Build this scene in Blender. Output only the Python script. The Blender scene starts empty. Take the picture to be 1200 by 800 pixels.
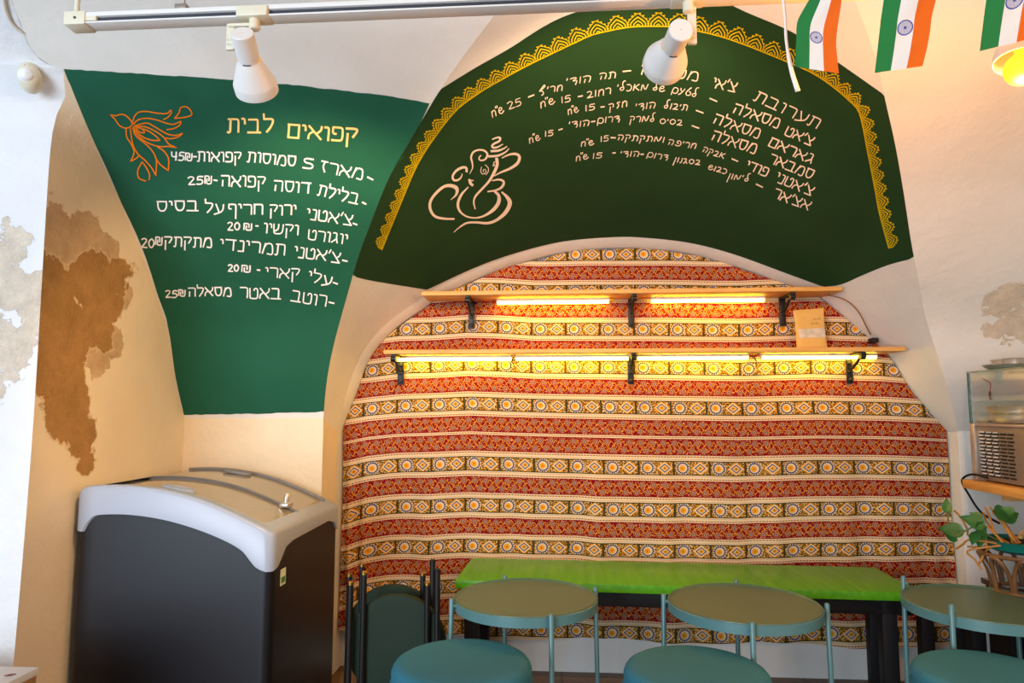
import bpy, bmesh, math, random
import numpy as np
from mathutils import Vector, Matrix
from mathutils.bvhtree import BVHTree
random.seed(7)
PI = math.pi
scene = bpy.context.scene
C = scene.collection

# ------------------------------------------------------------------ camera
F, PITCH, YAW, CAMZ = 800.0, 5.57, 4.0, 1.11
cam_d = bpy.data.cameras.new('camera'); cam_d.sensor_width = 36; cam_d.lens = 36 * F / 1200
cam_d.clip_start = 0.02
cam = bpy.data.objects.new('camera', cam_d); C.objects.link(cam)
cam.location = (0, 0, CAMZ)
cam.rotation_euler = (math.radians(90 + PITCH), 0, math.radians(YAW))
scene.camera = cam

# ------------------------------------------------------------------ world, large lights, exposure
scene.view_settings.view_transform = 'Standard'
scene.view_settings.look = 'None'
scene.view_settings.gamma = 1
scene.view_settings.use_curve_mapping = False
scene.view_settings.exposure = 0.18
world = bpy.data.worlds.new('world'); scene.world = world; world.use_nodes = True
bg = world.node_tree.nodes['Background']
bg.inputs[0].default_value = (0.80, 0.89, 1.0, 1); bg.inputs[1].default_value = 0.40

def area(name, loc, target, sx, sy, power, col):
    l = bpy.data.lights.new(name, 'AREA'); l.shape = 'RECTANGLE'; l.size = sx; l.size_y = sy
    l.energy = power; l.color = col
    o = bpy.data.objects.new(name, l); C.objects.link(o); o.location = loc
    d = Vector(target) - Vector(loc); o.rotation_euler = d.to_track_quat('-Z', 'Y').to_euler()
    return o
area('doorway_daylight', (-2.3, -2.5, 1.15), (-.1, 2.3, 1.9), 2.2, 2.1, 175, (0.70, 0.84, 1.0))
area('warm_fill_light', (1.5, -.7, 2.1), (-1.2, 2.5, 1.3), .5, .3, 13, (1.0, .60, .26))  # added unseen fill light that warms the left wall

# ------------------------------------------------------------------ photo geometry: rays of the camera
_p, _y = math.radians(PITCH), math.radians(YAW)
FW = np.array([-math.sin(_y) * math.cos(_p), math.cos(_y) * math.cos(_p), math.sin(_p)])
RT = np.array([math.cos(_y), math.sin(_y), 0.0]); UP = np.cross(RT, FW); O = np.array([0, 0, CAMZ])
def ray(px, py): return FW + RT * (px - 600) / F + UP * (400 - py) / F
def at_y(px, py, y): d = ray(px, py); return O + d * (y / d[1])
def at_x(px, py, x): d = ray(px, py); return O + d * (x / d[0])
def at_z(px, py, z): d = ray(px, py); return O + d * ((z - CAMZ) / d[2])

# ------------------------------------------------------------------ mesh helpers
class MB:
    def __init__(s): s.bm = bmesh.new()
    def box(s, lo, hi, bev=0, seg=2, mat=None):
        r = bmesh.ops.create_cube(s.bm, size=1)
        lo = Vector(lo); hi = Vector(hi)
        for v in r['verts']:
            v.co = Vector([lo[i] + (v.co[i] + .5) * (hi[i] - lo[i]) for i in range(3)])
        vs = r['verts']
        if bev:
            es = list({e for v in vs for e in v.link_edges})
            g = bmesh.ops.bevel(s.bm, geom=es, offset=bev, segments=seg, affect='EDGES', profile=.5)
            vs = list({v for f in g['faces'] for v in f.verts} | {v for v in vs if v.is_valid})
        if mat is not None:
            for v in vs: v.co = mat @ v.co
        return s
    def tube(s, pts, r, seg=10, cap=True, closed=False):
        pts = [Vector(p) for p in pts]; n = len(pts)
        rr = r if isinstance(r, (list, tuple)) else [r] * n
        rings = []; prev = None
        for i, p in enumerate(pts):
            if closed: t = pts[(i + 1) % n] - pts[i - 1]
            else: t = pts[min(i + 1, n - 1)] - pts[max(i - 1, 0)]
            t.normalize()
            if prev is None:
                a = Vector((0, 0, 1)) if abs(t.z) < .9 else Vector((1, 0, 0))
                prev = t.cross(a).normalized()
            u = (prev - t * prev.dot(t)).normalized(); prev = u; w = t.cross(u)
            rings.append([s.bm.verts.new(p + (u * math.cos(2 * PI * k / seg) + w * math.sin(2 * PI * k / seg)) * rr[i]) for k in range(seg)])
        m = n if closed else n - 1
        for i in range(m):
            a, b = rings[i], rings[(i + 1) % n]
            for k in range(seg):
                s.bm.faces.new((a[k], a[(k + 1) % seg], b[(k + 1) % seg], b[k]))
        if cap and not closed:
            s.bm.faces.new(rings[0][::-1]); s.bm.faces.new(rings[-1])
        return s
    def lathe(s, prof, seg=40, mat=None, cap0=False, cap1=False):
        rings = []
        for r, z in prof:
            ring = []
            for k in range(seg):
                a = 2 * PI * k / seg
                p = Vector((r * math.cos(a), r * math.sin(a), z))
                ring.append(s.bm.verts.new(mat @ p if mat is not None else p))
            rings.append(ring)
        for a, b in zip(rings, rings[1:]):
            for k in range(seg):
                s.bm.faces.new((a[k], a[(k + 1) % seg], b[(k + 1) % seg], b[k]))
        if cap0: s.bm.faces.new(rings[0][::-1])
        if cap1: s.bm.faces.new(rings[-1])
        return s
    def grid(s, P):
        V = [[s.bm.verts.new(Vector(p)) for p in row] for row in P]
        for i in range(len(V) - 1):
            for j in range(len(V[0]) - 1):
                s.bm.faces.new((V[i][j], V[i][j + 1], V[i + 1][j + 1], V[i + 1][j]))
        return s
    def prism(s, poly, vec, bev=0):
        a = [s.bm.verts.new(Vector(p)) for p in poly]; b = [s.bm.verts.new(Vector(p) + Vector(vec)) for p in poly]
        s.bm.faces.new(a[::-1]); s.bm.faces.new(b); n = len(a)
        for i in range(n): s.bm.faces.new((a[i], a[(i + 1) % n], b[(i + 1) % n], b[i]))
        return s
    def build(s, name, mat, parent=None, smooth=True, angle=40, flip=True):
        if flip: bmesh.ops.recalc_face_normals(s.bm, faces=s.bm.faces)
        me = bpy.data.meshes.new(name); s.bm.to_mesh(me); s.bm.free()
        me.materials.append(mat)
        if smooth:
            me.polygons.foreach_set('use_smooth', [True] * len(me.polygons))
            me.set_sharp_from_angle(angle=math.radians(angle))
        o = bpy.data.objects.new(name, me); C.objects.link(o)
        if parent is not None: o.parent = parent
        return o

def tag(o, label, cat, group=None, kind=None):
    o['label'] = label; o['category'] = cat
    if group: o['group'] = group
    if kind: o['kind'] = kind
    return o
def struct(o, label=None):
    o['kind'] = 'structure'
    if label: o['label'] = label
    return o
def thing(name, label, cat, group=None):
    o = bpy.data.objects.new(name, None); C.objects.link(o); o.empty_display_size = .05
    return tag(o, label, cat, group)
def base(root, loc):
    """move an Empty to the thing's base although its parts were built in world coordinates"""
    loc = Vector(loc); root.location = loc
    for ch in root.children: ch.matrix_parent_inverse = Matrix.Translation(-loc)
def dup(root, loc, rotz=0, label=None):
    r = root.copy(); C.objects.link(r); r.location = loc; r.rotation_euler = (0, 0, rotz)
    if label: r['label'] = label
    for ch in root.children:
        c = ch.copy(); C.objects.link(c); c.parent = r
        for g in ch.children:
            d = g.copy(); C.objects.link(d); d.parent = c
    return r
def arc_pts(pts, n):
    P = np.array(pts, float); d = np.r_[0, np.cumsum(np.linalg.norm(np.diff(P, axis=0), axis=1))]
    t = np.linspace(0, d[-1], n)
    return np.stack([np.interp(t, d, P[:, k]) for k in range(P.shape[1])], 1)
def smooth_pts(pts, n):
    P = [np.array(p, float) for p in pts]; P = [2 * P[0] - P[1]] + P + [2 * P[-1] - P[-2]]
    out = []
    for i in range(1, len(P) - 2):
        for t in np.linspace(0, 1, 8, endpoint=False):
            a, b, c, d = P[i - 1], P[i], P[i + 1], P[i + 2]
            out.append(.5 * ((2 * b) + (c - a) * t + (2 * a - 5 * b + 4 * c - d) * t * t + (3 * b - a - 3 * c + d) * t ** 3))
    out.append(P[-2])
    return arc_pts(out, n) if n else np.array(out)

# ------------------------------------------------------------------ material helpers
def srgb(r, g, b):
    f = lambda c: (c / 255 / 12.92) if c / 255 <= .04045 else ((c / 255 + .055) / 1.055) ** 2.4
    return (f(r), f(g), f(b), 1)
class NT:
    def __init__(s, name, rough=.6, metal=0, spec=.4):
        s.m = bpy.data.materials.new(name); s.m.use_nodes = True; s.t = s.m.node_tree
        s.b = s.t.nodes['Principled BSDF']; s.b.inputs['Roughness'].default_value = rough
        s.b.inputs['Metallic'].default_value = metal; s.b.inputs['Specular IOR Level'].default_value = spec
    def n(s, typ, **k):
        o = s.t.nodes.new(typ)
        for a, v in k.items(): setattr(o, a, v)
        return o
    def link(s, a, b): s.t.links.new(a, b)
    def coord(s, out='Object'): return s.n('ShaderNodeTexCoord').outputs[out]
    def noise(s, vec, scale, detail=4, rough=.55):
        o = s.n('ShaderNodeTexNoise'); o.inputs['Scale'].default_value = scale; o.inputs['Detail'].default_value = detail
        o.inputs['Roughness'].default_value = rough; s.link(vec, o.inputs['Vector']); return o.outputs['Fac']
    def ramp(s, fac, stops):
        o = s.n('ShaderNodeValToRGB'); s.link(fac, o.inputs[0]); e = o.color_ramp.elements
        while len(e) < len(stops): e.new(.5)
        for k, (p, c) in enumerate(stops): e[k].position = p; e[k].color = c
        return o.outputs[0]
    def mix(s, fac, a, b):
        o = s.n('ShaderNodeMix', data_type='RGBA')
        if isinstance(fac, (int, float)): o.inputs[0].default_value = fac
        else: s.link(getattr(fac, 's', fac), o.inputs[0])
        for k, v in ((6, a), (7, b)):
            if isinstance(v, tuple): o.inputs[k].default_value = v
            else: s.link(v, o.inputs[k])
        return o.outputs[2]
    def col(s, c):
        if isinstance(c, tuple): s.b.inputs['Base Color'].default_value = c
        else: s.link(c, s.b.inputs['Base Color'])
    def bump(s, fac, strength=.3, dist=.01):
        o = s.n('ShaderNodeBump'); o.inputs['Strength'].default_value = strength; o.inputs['Distance'].default_value = dist
        s.link(getattr(fac, 's', fac), o.inputs['Height']); s.link(o.outputs[0], s.b.inputs['Normal'])
class X:
    """arithmetic on sockets"""
    def __init__(s, nt, sock): s.nt = nt; s.s = sock
    def op(s, kind, *others):
        o = s.nt.n('ShaderNodeMath', operation=kind)
        for i, v in enumerate((s,) + others):
            if isinstance(v, X): s.nt.link(v.s, o.inputs[i])
            else: o.inputs[i].default_value = v
        return X(s.nt, o.outputs[0])
    def __add__(s, v): return s.op('ADD', v)
    __radd__ = __add__
    def __sub__(s, v): return s.op('SUBTRACT', v)
    def __rsub__(s, v): return (s * -1) + v
    def __mul__(s, v): return s.op('MULTIPLY', v)
    __rmul__ = __mul__
    def __truediv__(s, v): return s.op('DIVIDE', v)
    def __lt__(s, v): return s.op('LESS_THAN', v)
    def __gt__(s, v): return s.op('GREATER_THAN', v)
    def abs(s): return s.op('ABSOLUTE')
    def fract(s): return s.op('FRACT')
    def floor(s): return s.op('FLOOR')
    def sqrt(s): return s.op('SQRT')
    def sin(s): return s.op('SINE')
    def max(s, v): return s.op('MAXIMUM', v)
    def min(s, v): return s.op('MINIMUM', v)
    def clamp(s): return s.op('MAXIMUM', 0.0).op('MINIMUM', 1.0)

def simple(name, c, rough=.5, metal=0, spec=.4, var=0.0, vscale=8, bump=0, bscale=60):
    t = NT(name, rough, metal, spec)
    if var or bump:
        v = t.coord()
        if var:
            n = t.noise(v, vscale, 5)
            lo = tuple(x * (1 - var) for x in c[:3]) + (1,); hi = tuple(min(1, x * (1 + var)) for x in c[:3]) + (1,)
            t.col(t.ramp(n, [(.3, lo), (.7, hi)]))
        else: t.col(c)
        if bump: t.bump(t.noise(v, bscale, 3), bump, .004)
    else: t.col(c)
    return t.m

def plaster(name, c, blobs=(), blobcol=None, bstr=.35, rim=None, thr=.5, nscale=14, namp=.55, var=.05, warp=.16, under=None):
    """painted lime plaster; where blobs are given the paint has peeled off and the render below shows"""
    t = NT(name, .85, 0, .2); v = t.coord()
    n1 = t.noise(v, 3.0, 6, .6); n2 = t.noise(v, 28, 5, .6); n3 = t.noise(v, 150, 3)
    lo = tuple(x * (1 - var) for x in c[:3]) + (1,); hi = tuple(min(1, x * (1 + var)) for x in c[:3]) + (1,)
    colr = t.ramp(n1, [(.3, lo), (.7, hi)])
    h = X(t, n1) * 1.2 + X(t, n2) * .35 + X(t, n3) * .06
    if blobs:
        wn = t.n('ShaderNodeTexNoise'); wn.inputs['Scale'].default_value = 6; wn.inputs['Detail'].default_value = 7; wn.inputs['Roughness'].default_value = .68; t.link(v, wn.inputs['Vector'])
        w1 = t.n('ShaderNodeVectorMath', operation='SUBTRACT'); t.link(wn.outputs['Color'], w1.inputs[0]); w1.inputs[1].default_value = (.5, .5, .5)
        w2 = t.n('ShaderNodeVectorMath', operation='MULTIPLY_ADD'); t.link(w1.outputs[0], w2.inputs[0]); w2.inputs[1].default_value = (warp,) * 3; t.link(v, w2.inputs[2])
        vw = w2.outputs[0]
        layers = ([under] if under else []) + [(blobs, blobcol, thr)]
        for li, (bl_, bcol, th_) in enumerate(layers):
            f = None
            for (p, r, a) in bl_:
                sub = t.n('ShaderNodeVectorMath', operation='SUBTRACT'); t.link(vw, sub.inputs[0]); sub.inputs[1].default_value = tuple(p)
                ln = t.n('ShaderNodeVectorMath', operation='LENGTH'); t.link(sub.outputs[0], ln.inputs[0])
                g = (1 - X(t, ln.outputs['Value']) / r).max(0.0) * a
                f = g if f is None else f.max(g)
            e = f + (X(t, t.noise(v, nscale, 7, .62)) - .5) * namp
            m1 = ((e - th_) * 40).clamp()
            dark = tuple(x * .66 for x in bcol[:3]) + (1,)
            bc = t.ramp(t.noise(v, 9, 8, .75), [(.30, dark), (.62, bcol)])
            colr = t.mix(m1, colr, bc)
            if rim and li == len(layers) - 1:
                m2 = ((e - (th_ - .04)) * 30).clamp() - m1
                colr = t.mix(m2.max(0.0), colr, rim)
            h = h - m1 * .4 + m1 * X(t, n3) * .5
    t.col(colr); t.bump(h, bstr, .012)
    return t.m

M = {}
# ------------------------------------------------------------------ the groin vault, its piers and the niche
W, K = 2.9, .33
arch_px = [(395,503),(400,482),(412,440),(427,408),(457,375),(497,347),(506,339),(555,316),(600,299),(660,283.5),(722,278),(760,279),(810,285),(860,298),(920,320),(962,335.5),(976,344),(1017,380),(1054,412),(1079,452),(1102,480),(1122,506)]
gl_px = [(379,490),(383,445),(392,400),(410,335),(420,300),(438,252),(456,207),(477,171),(499.5,132),(513,109),(547,60),(575,24),(592,0),(612,-35),(636,-80)]
gr_px = [(1122,505),(1115,470),(1100,420),(1084,370),(1075,320),(1068,285),(1059,225),(1047.5,161),(1036,112),(1029,75),(1006,11),(985,-40),(966,-85)]
le_px = [(215.5,486),(206,444),(197,384),(184,346),(169,301),(150,256),(125.5,200),(100,143),(75,80.5)]
pb_px = [(69,81),(47,70),(32,50),(25,32),(15,5),(0,-40),(-15,-85)]
edge_px = [(12,830),(16,776),(30,612),(40,480),(49,331),(55,230),(59,170),(61.5,112),(66,95),(72,81)]
A3 = arc_pts([at_y(x, y, W) for x, y in smooth_pts(arch_px, 120)], 120)
def za(x): return np.interp(x, A3[:, 0], A3[:, 2], left=-9, right=-9)
def groin(px, py):
    d = ray(px, py)
    for y in np.arange(W, .3, -.002):
        P = O + d * (y / d[1])
        if P[2] - K * (W - y) <= za(P[0]): return P
    return P
GL = arc_pts(np.array([groin(*p) for p in smooth_pts(gl_px, 60)]), 60)
GR = arc_pts(np.array([groin(*p) for p in smooth_pts(gr_px, 60)]), 60)
def mono(G):                                  # keep the web profile single valued
    G = G.copy(); G[:, 1] = np.minimum.accumulate(G[:, 1]); G[:, 2] = np.maximum.accumulate(G[:, 2]); return G
def sm(G, k=3):
    H = G.copy()
    for _ in range(k): H[1:-1] = (H[:-2] + 2 * H[1:-1] + H[2:]) / 4
    return H
GL, GR = sm(mono(GL)), sm(mono(GR))
def webA_hit(px, py, G):
    d = ray(px, py); zz = G[::1, 2]; yy = G[:, 1]
    for y in np.arange(W, .3, -.002):
        P = O + d * (y / d[1])
        if y <= np.interp(P[2], zz, yy): return P
    return P
LE = np.array([webA_hit(*p, GL) for p in smooth_pts(le_px, 40)])
PBR = np.array([webA_hit(*p, GL) for p in smooth_pts(pb_px, 24)])
bd = np.vstack([LE, PBR]); o_ = np.argsort(bd[:, 1]); bd = bd[o_]
def xleft(y): return np.interp(y, bd[:, 1], bd[:, 0])
XR = 2.02
webA_L = [[(xl_ + (g[0] - xl_) * f, g[1], g[2]) for f in np.linspace(0, 1, 30)] for g in GL for xl_ in [xleft(g[1])]]
webA_R = [[(g[0] + (XR - g[0]) * f, g[1], g[2]) for f in np.linspace(0, 1, 24)] for g in GR]
# web over the niche: straight generators from the wall arch to the groins and, at the crown, to the line that joins them
xs0, xs1 = GL[-1][0], GR[-1][0]
front = [g for g in GL]
for f in np.linspace(0, 1, 26)[1:-1]:
    x = xs0 + (xs1 - xs0) * f; y = GL[-1][1] + (GR[-1][1] - GL[-1][1]) * f
    front.append(np.array([x, y, za(x) + K * (W - y)]))
front += [g for g in GR[::-1]]
webB = []
for g in front:
    x0 = g[0]; z0 = max(za(x0), A3[0][2])
    wz = g[2] - K * (W - g[1])
    webB.append([(x0, W + (g[1] - W) * f, wz + (g[2] - wz) * f) for f in np.linspace(0, 1, 22)])
def bvh_of(P):
    V = [Vector(p) for r in P for p in r]; n = len(P[0]); Fc = []
    for i in range(len(P) - 1):
        for j in range(n - 1): Fc.append((i * n + j, i * n + j + 1, (i + 1) * n + j + 1, (i + 1) * n + j))
    return BVHTree.FromPolygons(V, Fc)
BV = {'A': bvh_of(webA_L), 'B': bvh_of(webB)}
def on_web(px, py, key, off=.0015):
    d = Vector(ray(px, py)).normalized(); o = Vector(O)
    hit, nr, _, dist = BV[key].ray_cast(o, d)
    if hit is None:
        t = 2.2
        for _ in range(6):
            hit, nr, _, _ = BV[key].find_nearest(o + d * t); t = (hit - o).dot(d)
    if nr.dot(d) > 0: nr = -nr
    return hit + nr * off

wall_white = srgb(226, 222, 214)
wall_warm_lit = srgb(230, 212, 182)  # off-white plaster with the warm lamp light put into its colour
blobsR = [(at_y(1178, 345, 2.6), .14, .75), (at_y(1195, 375, 2.55), .14, .75), (at_y(1160, 372, 2.6), .09, .7)]
M['plaster'] = plaster('white_lime_plaster', wall_white)
M['plaster_right'] = plaster('white_lime_plaster_peeling', wall_white, [(webA_hit(x, y, GR), r, a) for x, y, r, a in [(1180, 352, .15, 1), (1194, 375, .15, 1), (1165, 384, .10, .9)]], srgb(222, 206, 184), rim=srgb(232, 224, 210), bstr=.6, thr=.5, nscale=22, namp=1.2)
lw = lambda px, py: Vector((-1.52, at_x(px, py, -1.52)[1], at_x(px, py, -1.52)[2]))
M['plaster_left'] = plaster('warm_lit_plaster_damaged', wall_warm_lit, [(lw(x, y), r, a) for x, y, r, a in [
    (62, 345, .22, 1), (80, 395, .24, 1), (118, 335, .20, 1), (148, 318, .13, .95), (62, 430, .20, 1), (82, 470, .20, 1), (98, 510, .13, .9), (105, 545, .10, .85), (120, 385, .16, .9), (140, 355, .12, .85), (160, 318, .09, .8), (60, 385, .2, 1)]],
    srgb(178, 134, 80), rim=srgb(216, 188, 146), bstr=.6, thr=.42, namp=.5, nscale=18,
    under=([(lw(x, y), r, 1) for x, y, r in [(70, 275, .16), (100, 280, .16), (130, 300, .14), (85, 300, .2), (150, 340, .13), (120, 420, .12), (140, 400, .10)]], srgb(210, 176, 136), .42))
t = NT('x')
bpy.data.materials.remove(t.m)

ob = struct(MB().grid(webA_L).build('ceiling_vault', M['plaster'], angle=60), 'white plastered vault web over the freezer bay')
ob = struct(MB().grid(webA_R).build('ceiling_vault', M['plaster_right'], angle=60), 'warm lit plaster vault web right of the painted arch')
ob = struct(MB().grid(webB).build('ceiling_arch', M['plaster'], angle=60), 'plaster vault web above the fabric niche')
# crown of the vault, out of the picture above
rowL = [Vector(p) for p in webA_L[-1]]; rowR = [Vector(p) for p in webA_R[-1]]
rowC = [Vector(webB[i][-1]) for i in range(len(GL), len(front) - len(GR))]
row = rowL + rowC + rowR
crown = [row]
for f in np.linspace(0, 1, 14)[1:]:
    crown.append([Vector((p.x + (-.35 * f if p.x < -.9 else 0), p.y + (-1.6 - p.y) * f, p.z + (2.5 - p.z) * math.sin(f * PI / 2))) for p in row])
struct(MB().grid(crown).build('ceiling', M['plaster'], angle=60))
# left reveal wall of the bay
zL = np.linspace(0, LE[-1][2], 40)
Ep = [at_x(x, y, -1.53) for x, y in smooth_pts(edge_px, 50)]
Ez = np.array([p[2] for p in Ep]); Ey = np.array([p[1] for p in Ep]); si = np.argsort(Ez); Ez, Ey = Ez[si], Ey[si]
BX, BY = LE[0][0], GL[0][1]
rows = []
rail = []
for z in zL:
    if z < LE[0][2]: e = np.array([BX, BY, z])
    else: e = np.array([np.interp(z, LE[:, 2], LE[:, k]) for k in range(3)]); e[2] = z
    yf = np.interp(z, Ez, Ey); xf = -1.53
    zs_ = zL[-1] - .26
    if z > zs_: xf += (e[0] + 1.53) * min(1, (z - zs_) / (zL[-1] - zs_)) ** 2
    a = np.array([xf, min(yf, e[1] - .003), z]); rail.append(a)
    rows.append([a + (e - a) * f for f in np.linspace(0, 1, 24)])
struct(MB().grid(rows).build('wall_left', M['plaster_left'], angle=60), 'plaster reveal with warm light in its colour and peeling brown patch left of the freezer')
# pier in the foreground left, white, with eroded plaster
full = rail + [p for p in PBR]
rows = [[Vector(a) + Vector((-1.0, -.22, 0)) * f for f in np.linspace(0, 1, 8)] for a in full]
pp = lambda px, py: Vector(at_y(px, py, 1.93))
M['plaster_pier'] = plaster('white_plaster_eroded', srgb(226, 228, 230), [(pp(x, y), r, a) for x, y, r, a in [(10, 330, .20, 1), (45, 345, .16, 1), (20, 410, .18, 1), (25, 285, .12, .9), (5, 460, .14, .9), (45, 420, .10, .9)]], srgb(226, 214, 196), bstr=.9, thr=.40, nscale=16, namp=1.1)
BV['P'] = bvh_of(rows)
struct(MB().grid(rows).build('wall_front_left', M['plaster_pier'], angle=60), 'white daylit pier with eroded plaster at the left edge')
# back wall behind the freezer and the pier left of the niche
zt = GL[0][2]
struct(MB().grid([[(BX + (GL[0][0] - BX) * f, BY, z) for f in np.linspace(0, 1, 12)] + [(GL[0][0] + (A3[0][0] - GL[0][0]) * f, BY + (W - BY) * f, z) for f in (.5, 1)] for z in np.linspace(0, zt, 10)]).build('wall_back_left', M['plaster_left'], angle=30), 'wall with warm light in its colour behind the freezer')
# right pier and right wall
struct(MB().grid([[(A3[-1][0], W, z)] + [(A3[-1][0] + (XR - A3[-1][0]) * f, GR[0][1], z) for f in np.linspace(0.02, 1, 12)] for z in np.linspace(0, GR[0][2], 10)]).build('wall_back_right', M['plaster'], angle=30), 'white wall right of the fabric')
rw = [[(XR, y, z) for z in np.linspace(0, 1, 2)] for y in (GR[0][1], 0)]
struct(MB().grid([[(XR, g[1], g[2] * f) for f in np.linspace(0, 1, 8)] for g in GR] + [[(XR, -1.2, GR[-1][2] * f) for f in np.linspace(0, 1, 8)]]).build('wall_right', M['plaster'], angle=30))
# niche: reveal and back wall
cA = np.array([A3[:, 0].mean(), 0, 1.0])
AI = A3.copy()
tg = np.gradient(A3, axis=0); tg /= np.linalg.norm(tg, axis=1)[:, None]
for i in range(len(AI)):
    f = i / (len(AI) - 1); ins = np.interp(f, [0, .06, .5, .85, .97, 1], [.002, .026, .030, .016, .012, .002])
    AI[i] += np.array([tg[i][2], 0, -tg[i][0]]) * ins
rev_old = [[(A3[0][0], y, 0) for y in (W, 3.02)]] + [[(p[0], y, p[2]) for y in (W, 3.02)] for p in A3] + [[(A3[-1][0], y, 0) for y in (W, 3.02)]]
rev = [[(A3[0][0], W, 0), (A3[0][0] + .002, 2.955, 0), (A3[0][0] + .002, 3.02, 0)]] + [[(a[0], W, a[2]), (b[0], 2.955, b[2]), (b[0], 3.02, b[2])] for a, b in zip(A3, AI)] + [[(A3[-1][0], W, 0), (A3[-1][0] - .002, 2.955, 0), (A3[-1][0] - .002, 3.02, 0)]]
struct(MB().grid(rev).build('trim_niche', M['plaster'], angle=30), 'plaster edge of the arched niche')
struct(MB().box((-1.0, 3.02, 0), (1.66, 3.1, 1.95)).build('wall_back', M['plaster'], smooth=False), 'white wall showing below the patterned fabric')
# floor
t = NT('brown_floor_tiles', .45, 0, .4); v = t.coord()
br = t.n('ShaderNodeTexBrick'); br.offset = 0; br.inputs['Scale'].default_value = 1; br.inputs['Brick Width'].default_value = .33; br.inputs['Row Height'].default_value = .33
br.inputs['Mortar Size'].default_value = .004; br.inputs['Color1'].default_value = srgb(128, 100, 76); br.inputs['Color2'].default_value = srgb(112, 86, 66); br.inputs['Mortar'].default_value = srgb(70, 58, 48)
t.link(v, br.inputs['Vector']); nz = t.noise(v, 9, 6)
t.col(t.mix(X(t, nz) * .5, br.outputs['Color'], srgb(92, 68, 48))); t.bump(br.outputs['Fac'], -.3, .003)
struct(MB().box((-3.2, -2.2, -.08), (XR + .1, 3.1, 0)).build('floor', t.m, smooth=False), 'brown floor')

# ------------------------------------------------------------------ painted menu panels
def paint(name, c, var=.1, rough=.75):
    return simple(name, c, rough, 0, .15, var, 5)
M['green_left'] = paint('green_chalk_paint', srgb(30, 88, 66), .08)
M['green_arch'] = paint('dark_green_chalk_paint', srgb(32, 62, 32), .08)
M['chalk'] = paint('white_paint_marker', srgb(240, 236, 232), .06)
M['chalk_warm'] = paint('cream_paint_marker', srgb(240, 216, 196), .08)
M['chalk_title'] = paint('apricot_paint_marker', srgb(246, 206, 132), .06)
M['orange'] = paint('orange_paint_marker', srgb(236, 122, 14), .1)
M['gold'] = paint('gold_paint_marker', srgb(198, 172, 8), .2)

def coons(bot, top, left, right, n, m):
    b, tp = arc_pts(bot, n), arc_pts(top, n); l, r = arc_pts(left, m), arc_pts(right, m); out = []
    for j in range(m):
        v = j / (m - 1); rowp = []
        for i in range(n):
            u = i / (n - 1)
            rowp.append((1 - v) * b[i] + v * tp[i] + (1 - u) * l[j] + u * r[j] - ((1 - u) * (1 - v) * b[0] + u * (1 - v) * b[-1] + (1 - u) * v * tp[0] + u * v * tp[-1]))
        out.append(rowp)
    return out
def wob(pts, amp, n=60):
    P = arc_pts(pts, n); rr = random.Random(3)
    P[1:-1] += np.array([[rr.uniform(-amp, amp), rr.uniform(-amp, amp)] for _ in range(n - 2)]); return P
top_l = wob([(75,80.5),(147.5,85),(211,89),(265,92.5),(340,99),(400,106),(450,111.5),(501,121)], .5)
bot_l = wob([(215.5,486),(300,484.5),(379,482)], .5, 30)
lef_l = np.array([-2.5, 0]) + smooth_pts([(215.5,486),(206,444),(197,384),(184,346),(169,301),(150,256),(125.5,200),(100,143),(75,80.5)], 60)
rig_l = np.array([2.5, 0]) + smooth_pts([(379,482),(383,445),(392,400),(410,335),(420,300),(438,252),(456,207),(477,171),(501,121)], 60)
panel_l = MB().grid([[on_web(p[0], p[1], 'A', .001) for p in r] for r in coons(bot_l, top_l, lef_l, rig_l, 60, 60)]).build('painted_menu_panel', M['green_left'], angle=60)
tag(panel_l, 'green painted menu panel with orange title and lotus above the freezer', 'menu board')
bot_c = np.vstack([smooth_pts([(416,322),(430,326.5),(460,332),(506,339.5)], 12), smooth_pts([(506,338.5),(555,315.5),(600,298.5),(660,283),(722,277.5),(760,278.5),(810,284.5),(860,297.5),(920,319.5),(962,335)], 80), smooth_pts([(962,336),(985,333),(1010,322),(1040,310),(1070,302)], 14)])
top_c = smooth_pts([(512,110),(560,80),(600,57),(657,22),(725,1),(790,-8),(840,-1),(877,15),(931,39),(984,75),(1036,112)], 80)
lef_c = np.array([-5.0, 0]) + smooth_pts([(416,322),(420,300),(438,252),(456,207),(477,171),(499.5,132),(512,110)], 50)
rig_c = np.array([2.0, 0]) + smooth_pts([(1070,302),(1068,285),(1059,225),(1047.5,161),(1036,112)], 50)
panel_c = MB().grid([[on_web(p[0], p[1], 'B', .001) for p in r] for r in coons(bot_c, top_c, lef_c, rig_c, 100, 60)]).build('painted_menu_panel', M['green_arch'], angle=60)
tag(panel_c, 'dark green arched menu panel with gold petal border above the fabric niche', 'menu board')

def ribbon(mb, pts, w, key, off=.0025, taper=None, sub=True):
    P = np.array(pts, float)
    if len(P) > 2 and sub: P = smooth_pts(P, max(6, int(np.linalg.norm(np.diff(P, axis=0), axis=1).sum() / 1.5)))
    n = len(P); T = np.gradient(P, axis=0); L = np.linalg.norm(T, axis=1); L[L == 0] = 1; N = np.stack([-T[:, 1], T[:, 0]], 1) / L[:, None]
    ww = np.full(n, w / 2.0)
    if taper: ww = ww * np.interp(np.linspace(0, 1, n), np.linspace(0, 1, len(taper)), taper)
    d = T / L[:, None]
    P[0] -= d[0] * w * .3; P[-1] += d[-1] * w * .3
    rows = [[on_web(*(P[i] + N[i] * ww[i]), key, off), on_web(*(P[i] - N[i] * ww[i]), key, off)] for i in range(n)]
    mb.grid(rows)

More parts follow.
